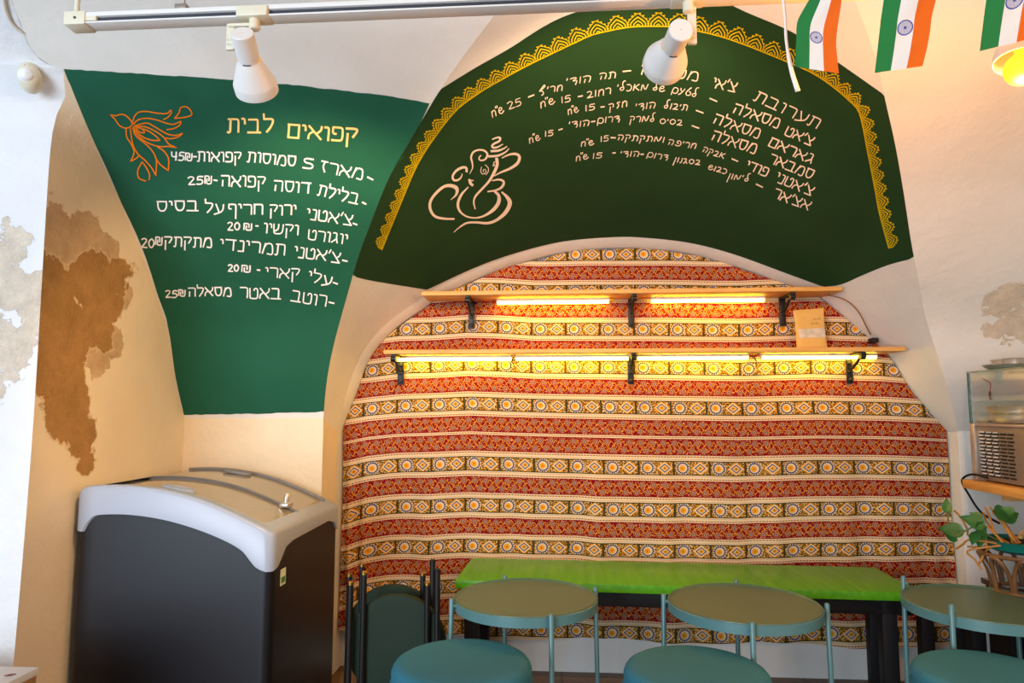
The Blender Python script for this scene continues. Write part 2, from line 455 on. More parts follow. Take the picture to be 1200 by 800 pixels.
GB = {  # block letters
'א': (.8, [[(0,1),(.8,0)],[(.8,1),(.76,.7),(.5,.42)],[(0,0),(.05,.35),(.32,.6)]]),
'ב': (.85, [[(.05,1),(.58,1),(.65,.9),(.65,.02)],[(0,0),(.85,0)]]),
'ג': (.55, [[(.08,1),(.38,1),(.42,.5),(.55,0)],[(.42,.42),(0,0)]]),
'ד': (.8, [[(0,1),(.8,1)],[(.62,1),(.62,0)]]),
'ה': (.75, [[(0,1),(.63,1),(.72,.9),(.72,0)],[(.14,.55),(.12,0)]]),
'ו': (.28, [[(0,1),(.2,1),(.26,.85),(.26,0)]]),
'ז': (.5, [[(0,1),(.5,1)],[(.28,1),(.2,.5),(.38,0)]]),
'ח': (.72, [[(.05,0),(.05,1)],[(0,1),(.62,1),(.7,.88),(.7,0)]]),
'ט': (.72, [[(0,1),(.05,.12),(.18,0),(.58,0),(.7,.14),(.7,.8),(.6,1),(.42,.98),(.38,.8)]]),
'י': (.2, [[(0,1),(.16,1),(.2,.62)]]),
'כ': (.68, [[(0,1),(.5,1),(.65,.85),(.65,.15),(.5,0),(0,0)]]),
'ל': (.62, [[(0,1.4),(.03,1)],[(.03,1),(.55,1),(.62,.8),(.48,.4),(.22,0)]]),
'מ': (.78, [[(0,0),(.2,1)],[(.12,.6),(.3,.95),(.55,1),(.72,.82),(.76,0),(.38,0)]]),
'ם': (.72, [[(0,1),(.7,1)],[(.7,1),(.7,0)],[(.7,0),(.06,0)],[(.06,0),(.06,1)]]),
'נ': (.42, [[(.1,1),(.34,1),(.4,.88),(.4,0)],[(.4,0),(0,0)]]),
'ן': (.24, [[(0,1),(.18,1),(.22,.8),(.22,-.4)]]),
'ס': (.74, [[(0,1),(.7,1)],[(.7,1),(.72,.5),(.6,.1),(.4,0),(.2,.1),(.08,.5),(.08,1)]]),
'ע': (.72, [[(.08,1),(.4,.12)],[(.7,1),(.68,.5),(.5,.18),(0,-.08)]]),
'פ': (.68, [[(.25,.5),(.06,.55),(.05,1)],[(.05,1),(.5,1),(.65,.85),(.65,.15),(.5,0),(0,0)]]),
'ף': (.66, [[(.25,.55),(.06,.55),(.05,1)],[(.05,1),(.5,1),(.62,.85),(.62,-.45)]]),
'צ': (.7, [[(0,1),(.68,0)],[(.68,0),(0,0)],[(.68,1),(.62,.7),(.38,.45)]]),
'ק': (.7, [[(0,1),(.6,1),(.68,.82),(.45,.35)],[(.1,.6),(.1,-.4)]]),
'ר': (.66, [[(0,1),(.52,1),(.65,.85),(.65,0)]]),
'ש': (.88, [[(0,1),(.05,.12),(.2,0),(.6,.02),(.8,.25),(.86,1)],[(.44,1),(.4,.5),(.1,.25)]]),
'ת': (.76, [[(0,0),(.16,.02),(.2,.97)],[(.05,1),(.6,1),(.72,.85),(.72,0)]]),
"'": (.12, [[(.14,1.2),(.02,.85)]]),
'0': (.6, [[(.3,1),(.05,.75),(.03,.35),(.3,0),(.55,.3),(.55,.75),(.3,1)]]),
'1': (.16, [[(.1,1),(.06,0)]]),
'2': (.6, [[(0,.85),(.22,1),(.5,.9),(.48,.65),(.05,.02)],[(.05,0),(.62,0)]]),
'4': (.6, [[(0,1),(.08,.45),(.6,.45)],[(.5,1),(.5,0)]]),
'5': (.6, [[(.58,1),(.14,1),(.08,.6)],[(.08,.58),(.4,.62),(.56,.35),(.4,.04),(0,.04)]]),
'S': (.8, [[(.78,1),(.2,1),(.05,.8),(.2,.58),(.62,.5),(.8,.25),(.6,0),(0,0)]]),
'₪': (.8, [[(.05,.05),(.05,1)],[(.05,1),(.45,1),(.52,.85),(.52,.4)],[(.28,.65),(.28,.05),(.7,.02),(.78,.2),(.78,1)]]),
}
GC = {  # script letters
'א': (.6, [[(.56,1),(.12,.5)],[(.12,.55),(.58,0)],[(.1,1),(.0,0)]]),
'ב': (.55, [[(.05,.9),(.32,1),(.45,.75),(.3,.3),(.02,0)],[(.02,0),(.55,.02)]]),
'ג': (.45, [[(.0,.9),(.28,1),(.22,.4),(.05,-.05)],[(.22,.45),(.45,0)]]),
'ד': (.5, [[(0,.88),(.3,1),(.5,.88),(.15,.5),(.5,.52),(.38,-.1)]]),
'ה': (.58, [[(0,.92),(.32,1),(.56,.78),(.5,.3),(.42,0)],[(.14,.5),(.06,0)]]),
'ו': (.12, [[(.1,1),(.02,0)]]),
'ז': (.42, [[(.42,1),(.12,.95),(.3,.5),(.08,0)]]),
'ח': (.52, [[(0,0),(.1,.95)],[(.06,.6),(.28,1),(.5,.85),(.45,0)]]),
'ט': (.5, [[(.42,1.4),(.12,.8),(0,.3),(.2,0),(.48,.18),(.5,.6),(.28,.7)]]),
'י': (.1, [[(.08,1),(.02,.7)]]),
'כ': (.5, [[(0,1),(.32,1),(.5,.5),(.3,0),(0,0)]]),
'ל': (.5, [[(.5,1.6),(.28,1.5),(.24,.9),(.4,.4),(.25,.02),(.02,.12),(.05,.45),(.3,.55)]]),
'מ': (.7, [[(0,0),(.14,1),(.42,.1),(.7,1)]]),
'ם': (.6, [[(0,-.3),(.08,.75),(.3,1),(.58,.8),(.58,.25),(.38,0),(.12,.12)]]),
'נ': (.22, [[(.2,1),(.17,.15),(0,0)]]),
'ן': (.2, [[(.18,1),(-.02,-.7)]]),
'ס': (.58, [[(.3,1),(.05,.75),(.03,.3),(.28,0),(.55,.3),(.55,.75),(.28,1)]]),
'ע': (.5, [[(.06,1),(.12,.6),(.34,.55),(.48,1)],[(.34,.55),(.15,.1),(-.04,-.1)]]),
'פ': (.6, [[(.34,.5),(.14,.6),(.15,.9),(.42,1),(.6,.6),(.5,.1),(.2,0),(0,.15)]]),
'ף': (.6, [[(0,.35),(.35,1.1),(.52,1.4),(.6,1.2),(.3,.7),(.04,.4),(.32,.3),(.4,-.2),(.2,-.4)]]),
'ק': (.52, [[(0,.95),(.34,1),(.5,.75),(.38,.35)],[(.12,.5),(.02,-.5)]]),
'ר': (.46, [[(0,.9),(.28,1),(.46,.78),(.38,0)]]),
'ש': (.55, [[(.02,.5),(.38,.6),(.42,.92),(.2,1),(.0,.6),(.06,.12),(.3,0),(.58,.3)]]),
'ת': (.58, [[(-.04,0),(.1,.1),(.16,.92)],[(.05,.95),(.35,1),(.56,.75),(.5,0)]]),
'"': (.0, [[(-.02,1.5),(-.06,1.22)],[(.16,1.5),(.12,1.22)]]),
'1': GB['1'], '5': GB['5'], '2': GB['2'],
}
def word(mb, txt, xr, yr, xl, yl, h, w, key, font=GB, ltr=False, shear=0.0):
    chars = txt[::-1] if not ltr else txt
    gap = .2
    tot = sum(font[c][0] for c in chars) + gap * (len(chars) - 1)
    L = math.hypot(xr - xl, yr - yl); ux, uy = (xr - xl) / L, (yr - yl) / L
    s = L / tot; cx = 0
    nx, ny = uy + shear * ux, -ux + shear * uy
    for c in chars:
        wd, st = font[c]; jy = random.uniform(-.04, .04)
        for stroke in st:
            pts = []
            for (a, b) in stroke:
                e = (cx + a) * s
                pts.append((xl + ux * e + nx * (b + jy) * h, yl + uy * e + ny * (b + jy) * h))
            ribbon(mb, pts, w * random.uniform(.9, 1.1), key, sub=len(pts) > 2)
        cx += wd + gap
def dash(mb, x1, y1, x2, y2, w, key): ribbon(mb, [(x1, y1), (x2, y2)], w, key)

left_lines = [
 ('title_lettering', 'chalk_title', 2.5, [('קפואים',418,166,337,160,15),('לבית',320,154.4,267,154,15)], []),
 ('menu_line', 'chalk', 1.75, [('מארז',424,209.6,375,200,12),('S',366.5,197.5,355,196,11),('סמוסות',346,194,290,188.5,11),('קפואות',282.7,189.2,231.7,188.5,10.8),('₪',225,188,217,187.5,8.5),('45',216,187.5,201,186.5,9.5)], [(431,207,437,210),(227,183,230.5,183)]),
 ('menu_line', 'chalk', 1.75, [('בלילת',419,239,372,228,11.5),('דוסה',363.6,226,321,222.5,11.7),('קפואה',311,218.5,259.5,217.3,12),('₪',248,214.7,240,214.5,9),('25',238.5,215,221,215.5,9)], [(425,236.6,429,238.6),(251,210.5,254.7,211)]),
 ('menu_line', 'chalk', 1.75, [("צ'אטני",412,263.8,359,255.5,11.7),('ירוק',346.7,251.4,316.4,250.7,11),('חריף',308,250.7,267.7,250,11.2),('על',261.7,250,240,248.5,11),('בסיס',232.5,246.7,184.2,246.2,11)], [(414,261,418.5,262.8)]),
 ('menu_line', 'chalk', 1.65, [('יוגורט',406,286,361,279.2,11),('וקשיו',349.4,275,309.5,272.4,11),('₪',295,269,285.5,268.5,7.5),('20',281,269.5,267,269,9)], [(300,264,302.7,264.3)]),
 ('menu_line', 'chalk', 1.75, [("צ'אטני",398,307.4,344.6,299.9,11.7),('תמרינדי',334,297.8,258,292,12),('מתקתק',248,289,193,287.5,10.6),('₪',190,287,182,286.5,9),('20',180.5,290,166,289,10.5)], [(401.6,304.3,407,305.6)]),
 ('menu_line', 'chalk', 1.65, [('עלי',387.2,335,360.4,328.7,11),('קארי',350.8,326,311,323.9,11),('₪',293.3,318.4,283,318,7.5),('20',279.7,317.5,267.7,317,7.7)], [(390.7,330.4,395.7,332.2),(301.7,315.7,304.7,316)]),
 ('menu_line', 'chalk', 1.65, [('רוטב',381.7,358.5,341,352,12),('באטר',329,350,281.4,348,11.7),('מסאלה',271,346,221,346.5,9.6),('₪',217,346.5,209,346,7),('25',208,348,194.5,348,8)], [(385.8,353.5,391.6,355)]),
]
for nm, mt, w, words, ds in left_lines:
    mb = MB(); pm = MB(); np_ = 0; more_ = []
    for k, (tx, *a) in enumerate(words):
        pr_ = tx[0] in '012456789₪'
        if not pr_ and k: m_ = MB(); more_.append(m_)
        else: m_ = pm if pr_ else mb
        word(m_, tx, *a, w, 'A', GB, ltr=tx[0] in '0123456789S'); np_ += pr_
    for d in ds: dash(mb, *d, w * 1.1, 'A')
    o = mb.build(nm, M[mt], panel_l, smooth=False)
    for m_ in more_: m_.build('word', M[mt], o, smooth=False)
    if np_: pm.build('price', M[mt], o, smooth=False)
    else: pm.bm.free()
    if nm == 'title_lettering': o['label'] = 'apricot title lettering'
arch_lines = [
 ([('תערובת',957,150,883,116,11.5),("צ'אי",861,107,834,101,11),('מסאלה',817,93.5,750,86,10)],
  [('תה',721.6,90,703,92.4,7),('הודי',692.5,95,664,99,7.5),('חריף',659,105,632,109,6.5),('25',611.3,121.7,596,127.5,8),('ש"ח',590.5,131,577,136.7,7)],
  [(730,83,739,82),(619,113,625.5,110.5)]),
 ([("צ'אט",950,170,919,157,10.5),('מסאלה',911,149,858,131,11)],
  [('לטעם',816,113,787,108,7),('של',778,107,765,105,6.5),('מאכלי',759,105,723,105.5,7),('רחוב',716,109,688,114,7),('15',669,117.5,658,120,7),('ש"ח',650,120,634,126,6.5)],
  [(832,114.6,840,118),(677.5,112.5,682.5,111.5)]),
 ([('גאראם',950,191,900,169.5,10.5),('מסאלה',888,161,835,143,11)],
  [('תיבול',805,129,778,126,6.5),('הודי',768,126,745,128,7),('חזק',735,124,714,128,6.5),('15',697.5,127.5,686,129.7,6.5),('ש"ח',678,130,666,133.7,6)],
  [(816,128.6,824,131.6),(704,124.7,708,124.3)]),
 ([('סמבאר',950,209,900,189,10.5),('מסאלה',884,179,833,163,11)],
  [('בסיס',799,146,773,144,6),('למרק',767,142,738,142,6.5),('דרום',726,141.5,700,144,6.5),('הודי',690.7,146.4,666.7,149,6.5),('15',648.4,158,638.5,159.4,6),('ש"ח',633,162.9,620.6,167.2,6)],
  [(811,146.6,819,149.4),(693,142,697,141.3),(654.7,151.6,658.8,150.2)]),
 ([("צ'אטני",950,228.5,907.5,211,10.5),('פודי',897.7,206,873,197,10)],
  [('אבקה',848,185,823,177,6),('חריפה',815,173.4,782.7,168.6,6),('ומתקתקה',778,166,723.7,163,6),('15',713.4,164,703.8,165.3,6),('ש"ח',695.5,169,681,170.8,5.5)],
  [(858,185.3,864.7,188.3),(716,160.5,721,160.8)]),
 ([("אצ'אר",946.5,245.7,905,230,10.5)],
  [('לימון',877.5,212,853,208.5,6),('כבוש',850.8,203,829.8,197.4,5.5),('בסגנון',820,192.6,789.6,189,5.5),('דרום',782,187,758,183,6),('הודי',748.7,183,726.8,182.6,6),('15',705.5,184.4,694.5,185,6),('ש"ח',689.2,185,675.2,188.2,5.5)],
  [(886.5,215,893.7,218.7),(751,180,754,180),(718,178.6,721,178.4)]),
]
for big, small, ds in arch_lines:
    mb = MB(); pm = MB(); more_ = []
    for k, (tx, *a) in enumerate(big):
        m_ = mb if k == 0 else MB()
        if k: more_.append(m_)
        word(m_, tx, *a, 1.55, 'B', GB, shear=.12)
    for (tx, *a) in small:
        pr_ = tx[0] in '0123456789' or '"' in tx
        m_ = pm if pr_ else MB()
        if not pr_: more_.append(m_)
        word(m_, tx, *a, 1.15, 'B', GC, ltr=tx[0] in '0123456789', shear=.1)
    for d in ds: dash(mb, *d, 1.6, 'B')
    o = mb.build('menu_line', M['chalk_warm'], panel_c, smooth=False)
    for m_ in more_: m_.build('word', M['chalk_warm'], o, smooth=False)
    pm.build('price', M['chalk_warm'], o, smooth=False)
# lotus
z5 = lambda L: [(60 + x / 5, 80 + y / 5) for x, y in L]
lotus = [
 [(350,270),(380,275),(410,267),(440,275),(470,305),(475,330),(455,345),(430,347),(400,330),(375,295),(350,270)],
 [(478,318),(490,280),(515,255),(560,250),(620,260),(680,262),(700,243)],[(705,243),(705,260),(685,285),(660,297)],
 [(485,325),(510,300),(560,290),(620,300),(680,320),(720,325),(760,308)],[(762,310),(755,330),(720,350),(680,357)],
 [(490,335),(560,318),(600,335),(650,365),(690,385),(735,390),(770,378)],[(770,380),(745,400),(700,410),(675,405)],
 [(485,340),(550,340),(610,365),(660,400),(690,440),(735,462)],[(735,462),(690,455),(630,455),(560,430),(510,390),(480,345)],
 [(490,340),(560,360),(610,390),(640,420)],[(640,420),(590,418),(540,400),(500,365),(485,345)],
 [(500,345),(530,350),(550,375),(520,370),(500,350)],
 [(625,458),(665,485),(690,530),(688,597)],[(688,597),(640,560),(612,518)],
 [(480,350),(500,395),(560,445),(600,490),(618,540),(615,625)],[(615,625),(590,580),(550,535),(510,500),(480,440),(465,350)],
 [(440,345),(445,400),(470,440),(488,490),(468,542)],[(468,542),(500,525),(520,505)],
 [(535,545),(560,580),(578,620),(575,650)],[(535,545),(510,595),(515,640),(555,658)],
 [(725,290),(750,260),(760,230),(790,222),(815,240),(825,270),(780,285),(725,290)]]
mb = MB()
for s in lotus: ribbon(mb, z5(s), 1.5, 'A')
mb.build('lotus_drawing', M['orange'], panel_l, smooth=False)['label'] = 'orange outline drawing of a lotus flower'
# seated elephant headed line drawing
zg = lambda L: [(480 + x / 5.714, 140 + y / 5.714) for x, y in L]
gan = [
 (2.4, [(555,128),(580,118),(605,118),(600,140),(570,155),(550,172),(560,185),(590,180),(620,163)], (.6,1,1,1,.5)),
 (2.6, [(545,208),(590,205),(630,190),(648,178)], (1,1,.5)),
 (2.6, [(530,243),(590,238),(640,215),(662,193)], (1,1,.5)),
 (2.2, [(402,358),(420,320),(418,285),(410,250),(425,215),(460,200),(500,205),(520,230),(505,262),(475,270),(462,255),(475,238)], (.3,1,1,1.1,.6)),
 (3.0, [(620,252),(670,230),(715,228),(735,250),(720,290),(670,325),(610,350),(568,372)], (.4,1,1.2,.9,.4)),
 (3.2, [(582,258),(585,300),(565,350),(530,410),(480,465),(440,510),(428,550),(437,592)], (1.1,1.1,.8,.8,.4)),
 (2.6, [(380,345),(378,320),(350,318),(310,340),(287,375),(295,402),(325,400),(345,380),(350,362)], (1,1.2,1,1,.4)),
 (3.6, [(278,530),(310,500),(315,460),(280,440),(230,445),(175,490),(138,545),(138,600),(170,645),(230,660),(293,662)], (.2,1.3,.9,.9,.9,.8,.6)),
 (3.4, [(388,452),(345,500),(322,560),(335,610),(380,645),(440,655),(500,640),(560,600),(595,550),(595,505),(570,478)], (.4,.9,.9,.6,.5,.7,1.2,1.3,.8)),
 (2.8, [(525,478),(575,470),(615,450),(630,415),(600,398),(555,405)], (.6,.8,1.1,.9,.5)),
 (4.2, [(620,485),(655,520),(670,560),(640,620),(580,670),(520,690),(440,685),(380,690),(330,720),(300,747)], (.5,1.2,1.1,.8,.7,.6,.5,.2)),
 (1.0, [(480,315),(475,345),(490,362),(510,350),(505,330),(490,335),(495,348)], None),
 (1.0, [(505,300),(525,320),(525,345),(510,365)], None),
 (3.2, [(398,400),(408,425),(420,436)], (.7,1.2,.8)), (1.2, [(396,400),(425,405)], None),
 (1.2, [(572,278),(558,290),(572,305),(556,305)], None)]
mb = MB()
for w, s, tp in gan: ribbon(mb, zg(s), w, 'B', taper=tp)
mb.build('line_drawing', M['chalk_warm'], panel_c, smooth=False)['label'] = 'cream brush drawing of a seated elephant headed deity'
# petal border
path = smooth_pts([(447,292),(469.5,237),(489,192),(510,159),(534,129),(560,109),(585,94),(622,74),(670,51),(692,41),(720,34),(745,30.5),(782,30.5),(815,35),(857,46),(916,69),(961,90),(1002.5,124),(1010,142),(1017.5,180),(1025,217.5),(1030.6,247.5),(1042,290)], 600)
dl = np.r_[0, np.cumsum(np.linalg.norm(np.diff(path, axis=0), axis=1))]
def along(s): return np.array([np.interp(s, dl, path[:, 0]), np.interp(s, dl, path[:, 1])])
mb = MB(); ribbon(mb, arc_pts(path, 260), 1.5, 'B', sub=False)
s = 1.0
while s < dl[-1] - 8:
    f = s / dl[-1]
    wdt = np.interp(f, [0, .12, .25, .4, .6, .72, .8, 1], [15, 15, 18, 24, 23, 19, 15, 16]); hgt = np.interp(f, [0, .2, .4, .6, .72, .8, 1], [10, 13, 16, 18, 16, 14, 13])
    a, b = along(s), along(min(s + wdt, dl[-1])); u = (b - a) / np.linalg.norm(b - a); nrm = np.array([u[1], -u[0]]); wl = np.linalg.norm(b - a); c = (a + b) / 2
    for q, lw_ in ((1.0, .9), (.74, 1.5), (.46, 1.3), (.2, 1.2)):
        hw = wl / 2 * q * .96; hh = hgt * (q * .92 if q < 1 else .95)
        side = [(-hw, 0), (-hw * 1.02, hh * .35), (-hw * .55, hh * .72), (0, hh)]
        for sg in (-1, 1):
            ribbon(mb, [c + u * (sg * x) + nrm * y for x, y in side], lw_, 'B')
    for sg in (-1, 1):                       # beaded outer edge
        for k in range(5):
            t_ = (k + .5) / 5
            x = -wl / 2 * np.interp(t_, [0, .4, .7, 1], [1.0, .98, .55, .1]); y = hgt * np.interp(t_, [0, .4, .7, 1], [.1, .42, .76, 1.02])
            p = c + u * (sg * x) + nrm * y
            ribbon(mb, [p + np.array([-.7, 0]), p + np.array([.7, 0])], 1.5, 'B')
    s += wdt
mb.build('petal_border', M['gold'], panel_c, smooth=False)['label'] = 'gold petal border'

# ------------------------------------------------------------------ patterned fabric in the niche
t = NT('block_printed_cotton', .9, 0, .1)
uvn = t.n('ShaderNodeUVMap'); uvn.uv_map = 'UVMap'; sp = t.n('ShaderNodeSeparateXYZ'); t.link(uvn.outputs[0], sp.inputs[0])
u, v = X(t, sp.outputs[0]), X(t, sp.outputs[1])
va = v.abs()
cream = srgb(214, 190, 154); olive = srgb(62, 54, 26); slate = srgb(72, 72, 104); goldc = srgb(218, 146, 30); red = srgb(122, 4, 24); tan = srgb(192, 142, 106)
uvv = t.n('ShaderNodeCombineXYZ'); t.link(u.s, uvv.inputs[0]); t.link(v.s, uvv.inputs[1])
nz = X(t, t.noise(uvv.outputs[0], 130, 2)); nz2 = X(t, t.noise(uvv.outputs[0], 210, 1))
# green bands: m is the distance to the nearest band centre
pgr = ((va - .130) / .178 + .5).floor()
mg = va - .130 - pgr * .178
P0 = .148; tt = (u / P0).fract()
du = (tt - .26) * P0; r = (du * du + mg * mg).sqrt()
rr2 = r
dd = (tt - .74) * P0; dm = dd.abs() / .030 + mg.abs() / .0255
colr = t.mix((nz > .575), olive, cream)
colr = t.mix((nz2 > .545), colr, goldc)
colr = t.mix(((tt - 0.0).abs() < .03).max((tt > .975)), colr, olive)
ang = t.n('ShaderNodeMath', operation='ARCTAN2'); t.link(mg.s, ang.inputs[0]); t.link(du.s, ang.inputs[1])
pet = ((X(t, ang.outputs[0]) * 16).sin() > 0)
colr = t.mix((r < .029), colr, cream)
colr = t.mix((r < .0275) * pet, colr, slate)
colr = t.mix((r < .0235), colr, slate)
colr = t.mix((r < .0185), colr, cream)
du2 = du + .0025; r2 = (du2 * du2 + (mg - .0015) * (mg - .0015)).sqrt()
colr = t.mix((r2 < .0125), colr, goldc)
colr = t.mix((r2 < .004), colr, srgb(190, 110, 25))
colr = t.mix((dm < 1.15), colr, goldc); colr = t.mix((dm < 1.0), colr, cream); colr = t.mix((dm < .78), colr, slate)
colr = t.mix((dm < .55), colr, cream); colr = t.mix((dm < .42), colr, goldc); colr = t.mix((dm < .14), colr, olive)
colr = t.mix((mg.abs() > .0268), colr, olive)
green_c = colr
# red bands
prd = ((va - .041) / .178 + .5).floor()
mr = va - .041 - prd * .178
P1 = .0475; tr = (u / P1).fract() - .5
row = (mr > 0.0) * .5
tr = (u / P1 + row).fract() - .5
q1 = tr * P1; q2 = mr.abs() - .0165; rd = (q1 * q1 + q2 * q2).sqrt()
sw = ((u * (2 * PI / P1) * 1.0).sin() * .011 + mr).abs()
sw2 = ((u * (2 * PI / P1) + 2.2).sin() * .02 + mr).abs()
rc = t.mix((nz > .615), red, tan); rc = t.mix((nz2 > .64), rc, goldc)
rc = t.mix((sw < .0016).max(sw2 < .0015), rc, goldc)
rc = t.mix((rd < .0120), rc, tan); rc = t.mix((rd < .0106), rc, red); rc = t.mix((rd < .0072), rc, tan); rc = t.mix((rd < .0048), rc, srgb(88, 96, 92))
rc = t.mix((mr.abs() > .0325), rc, red)
# plain ground with rows of dots hugging the red bands
dots_v = (mr.abs() - .0415).abs() < .0023
td = (u / .0125).fract()
gc = t.mix(dots_v * (td < .5), cream, goldc)
td2 = (u / .0125 + .5).fract()
gc = t.mix(dots_v * (td2 < .42), gc, slate)
thin = ((mg.abs() - .0365).abs() < .0009)
gc = t.mix(thin, gc, tan)
colr = t.mix((mr.abs() < .035), gc, rc)
colr = t.mix((mg.abs() < .031), colr, green_c)
t.col(colr)
weave = X(t, t.noise(uvv.outputs[0], 700, 1)); t.bump(weave, .15, .001)
M['fabric'] = t.m
YT = 2.965
anch_px = [298, 341, 385.5, 430.3, 476.8, 511.5, 547.5, 597, 645, 693, 742]
anch_v = [.130 + .178 * 4, .130 + .178 * 3, .130 + .178 * 2, .130 + .178, .130, 0, -.130, -.130 - .178, -.130 - .178 * 2, -.130 - .178 * 3, -.130 - .178 * 4]
anch_z = np.array([at_y(720, p, YT)[2] for p in anch_px])[::-1]; anch_v = np.array(anch_v)[::-1]
def v_of(z):
    if z > anch_z[-1]: return anch_v[-1] + (z - anch_z[-1])
    if z < anch_z[0]: return anch_v[0] + (z - anch_z[0])
    return np.interp(z, anch_z, anch_v)
def warp(pts, ref): return np.array([[at_y(x, y, YT)[0], at_y(x, y, YT)[2] - at_y(720, ref, YT)[2]] for x, y in pts])
w_hi = warp([(400,437),(430,435),(467,430),(507,429),(547,426.3),(587,427.5),(627,430),(700,430.2),(747,430.6),(870,432.5),(950,430),(1032,432.5),(1072,437),(1120,441)], 430.3)
w_mid = warp([(405,483),(432,479),(472,475.5),(512,474),(552,472.5),(592,474),(631,475),(672,476),(712,476.6),(752,477.5),(875,479),(956,477.5),(1039,479),(1077,481),(1120,484)], 476.8)
w_lo = warp([(400,655),(430,645),(457,641),(502,641),(541,639),(582,640),(622,641),(662,642),(702,644),(744,645),(786,646),(827,646),(867,647.5),(907,645),(949,643.5),(1032,642.5),(1075,642.5),(1120,643)], 645)
zh, zm_, zl_ = at_y(720, 430, YT)[2], at_y(720, 477, YT)[2], at_y(720, 645, YT)[2]
def wz(x, z):
    return np.interp(z, [zl_, zm_, zh], [np.interp(x, w[:, 0], w[:, 1]) for w in (w_lo, w_mid, w_hi)])
XT0, XT1 = A3[0][0] + .006, A3[-1][0] - .008
def ztop(x): return np.interp(x, AI[:, 0], AI[:, 2])
ztz = []
zbot = at_y(800, 752, YT)[2]
bm = bmesh.new(); nx, nzr = 260, 150
uvl = bm.loops.layers.uv.new('UVMap'); UV = {}
V = []
rs = np.random.RandomState(4)
ph = rs.uniform(0, 6, 12)
ih = rs.uniform(-.012, .012, 40)
for j in range(nzr + 1):
    rowv = []
    for i in range(nx + 1):
        x = XT0 + (XT1 - XT0) * i / nx
        zt_ = max(ztop(x) - .004 + .003 * math.sin(x * 21), 1.02)
        z0 = zbot + .008 * math.sin(x * 9) + (.02 if x < XT0 + .1 else 0)
        z = z0 + (zt_ - z0) * (j / nzr)
        low = max(0, min(1, (1.15 - z) / .5))
        y = YT + .004 * math.sin(x * 8 + z * 5 + ph[0]) + .003 * math.sin(x * 17 - z * 4 + ph[1]) + .0025 * math.sin(z * 14 + x * 3)
        y += low * (.006 * math.sin(x * 26 + ph[2] + .8 * math.sin(z * 3)) + .004 * math.sin(x * 43 + ph[3]))
        e = max(0, 1 - (x - XT0) / .16); y += low * e * (.020 * math.sin((x - XT0) * 95 + z * 1.5) - .012)
        e2 = max(0, 1 - (XT1 - x) / .2); y += low * e2 * (.014 * math.sin((XT1 - x) * 60 + z) - .006)
        y = min(y, 3.012)
        vtx = bm.verts.new((x, y, z)); rowv.append(vtx)
        UV[vtx] = (x * 1.0 + .006 * math.sin(z * 6) + (low * e * .02) - .03, v_of(z - wz(x, z)))
    V.append(rowv)
for j in range(nzr):
    for i in range(nx):
        f = bm.faces.new((V[j][i], V[j][i + 1], V[j + 1][i + 1], V[j + 1][i]))
        for l in f.loops: l[uvl].uv = UV[l.vert]
me = bpy.data.meshes.new('wall_hanging'); bm.to_mesh(me); bm.free(); me.materials.append(M['fabric'])
me.polygons.foreach_set('use_smooth', [True] * len(me.polygons))
hang = bpy.data.objects.new('wall_hanging', me); C.objects.link(hang)
tag(hang, 'red and cream block printed cotton fabric covering the arched niche', 'wall hanging')

# ------------------------------------------------------------------ common materials
def wood(name, a, b, scale=1.0, axis=0, rough=.5):
    t = NT(name, rough, 0, .35); v = t.coord()
    mp = t.n('ShaderNodeMapping'); sc = [22, 22, 22]; sc[axis] = 1.6; mp.inputs['Scale'].default_value = [x * scale for x in sc]; t.link(v, mp.inputs[0])
    n = t.noise(mp.outputs[0], 2.2, 6, .6); t.col(t.ramp(n, [(.3, a), (.7, b)])); t.bump(n, .1, .003); return t.m
M['pine'] = wood('pine_board', srgb(206, 146, 72), srgb(232, 180, 104), 1, 0)
M['pine_y'] = wood('pine_shelf', srgb(196, 130, 60), srgb(226, 166, 86), 1, 1)
M['black'] = simple('black_iron', srgb(24, 22, 22), .45, .3, .5)
M['black_matt'] = simple('black_powder_coat', srgb(20, 19, 20), .55, 0, .3)
M['white_metal'] = simple('white_enamel', srgb(226, 222, 216), .35, 0, .4)
M['cream_plastic'] = simple('cream_plastic', srgb(222, 214, 190), .4, 0, .4)
M['groove'] = simple('dark_track_groove', srgb(52, 54, 62), .5)
M['steel'] = simple('brushed_steel', srgb(214, 210, 202), .32, .8, .5)
M['steel_matt'] = simple('grey_steel_sheet', srgb(150, 140, 130), .4, .55, .5)
M['teal_metal'] = simple('teal_powder_coat', srgb(84, 126, 128), .32, 0, .55, .04, 6)
M['teal_top'] = simple('teal_tray_enamel', srgb(76, 104, 88), .36, 0, .45, .05, 10)
M['teal_fabric'] = simple('teal_upholstery', srgb(46, 110, 130), .75, 0, .25, .08, 7, .12, 500)
M['dark_green_fabric'] = simple('dark_green_upholstery', srgb(28, 46, 36), .7, 0, .25, .08, 7, .12, 500)
M['brass'] = simple('brass', srgb(184, 140, 70), .3, 1, .5)
M['kraft'] = simple('kraft_paper', srgb(214, 168, 92), .8, 0, .2, .05, 20, .15, 60)
M['ink'] = simple('grey_pencil', srgb(120, 100, 90), .8)
def emis(name, c, s):
    t = NT(name); t.b.inputs['Base Color'].default_value = (0, 0, 0, 1); t.b.inputs['Emission Color'].default_value = c; t.b.inputs['Emission Strength'].default_value = s; return t.m
M['led'] = emis('warm_led_tube', (1, .63, .04, 1), 27)
M['bulb'] = emis('warm_bulb', (1, .50, .02, 1), 1.8)
M['amber'] = emis('lit_vent_slot', (1, .42, .02, 1), .9)
M['wire_red'] = simple('red_wire', srgb(150, 40, 24), .5)
M['wire_brown'] = simple('brown_cable', srgb(120, 84, 58), .5)
M['wire_white'] = simple('white_cable', srgb(214, 204, 186), .5)
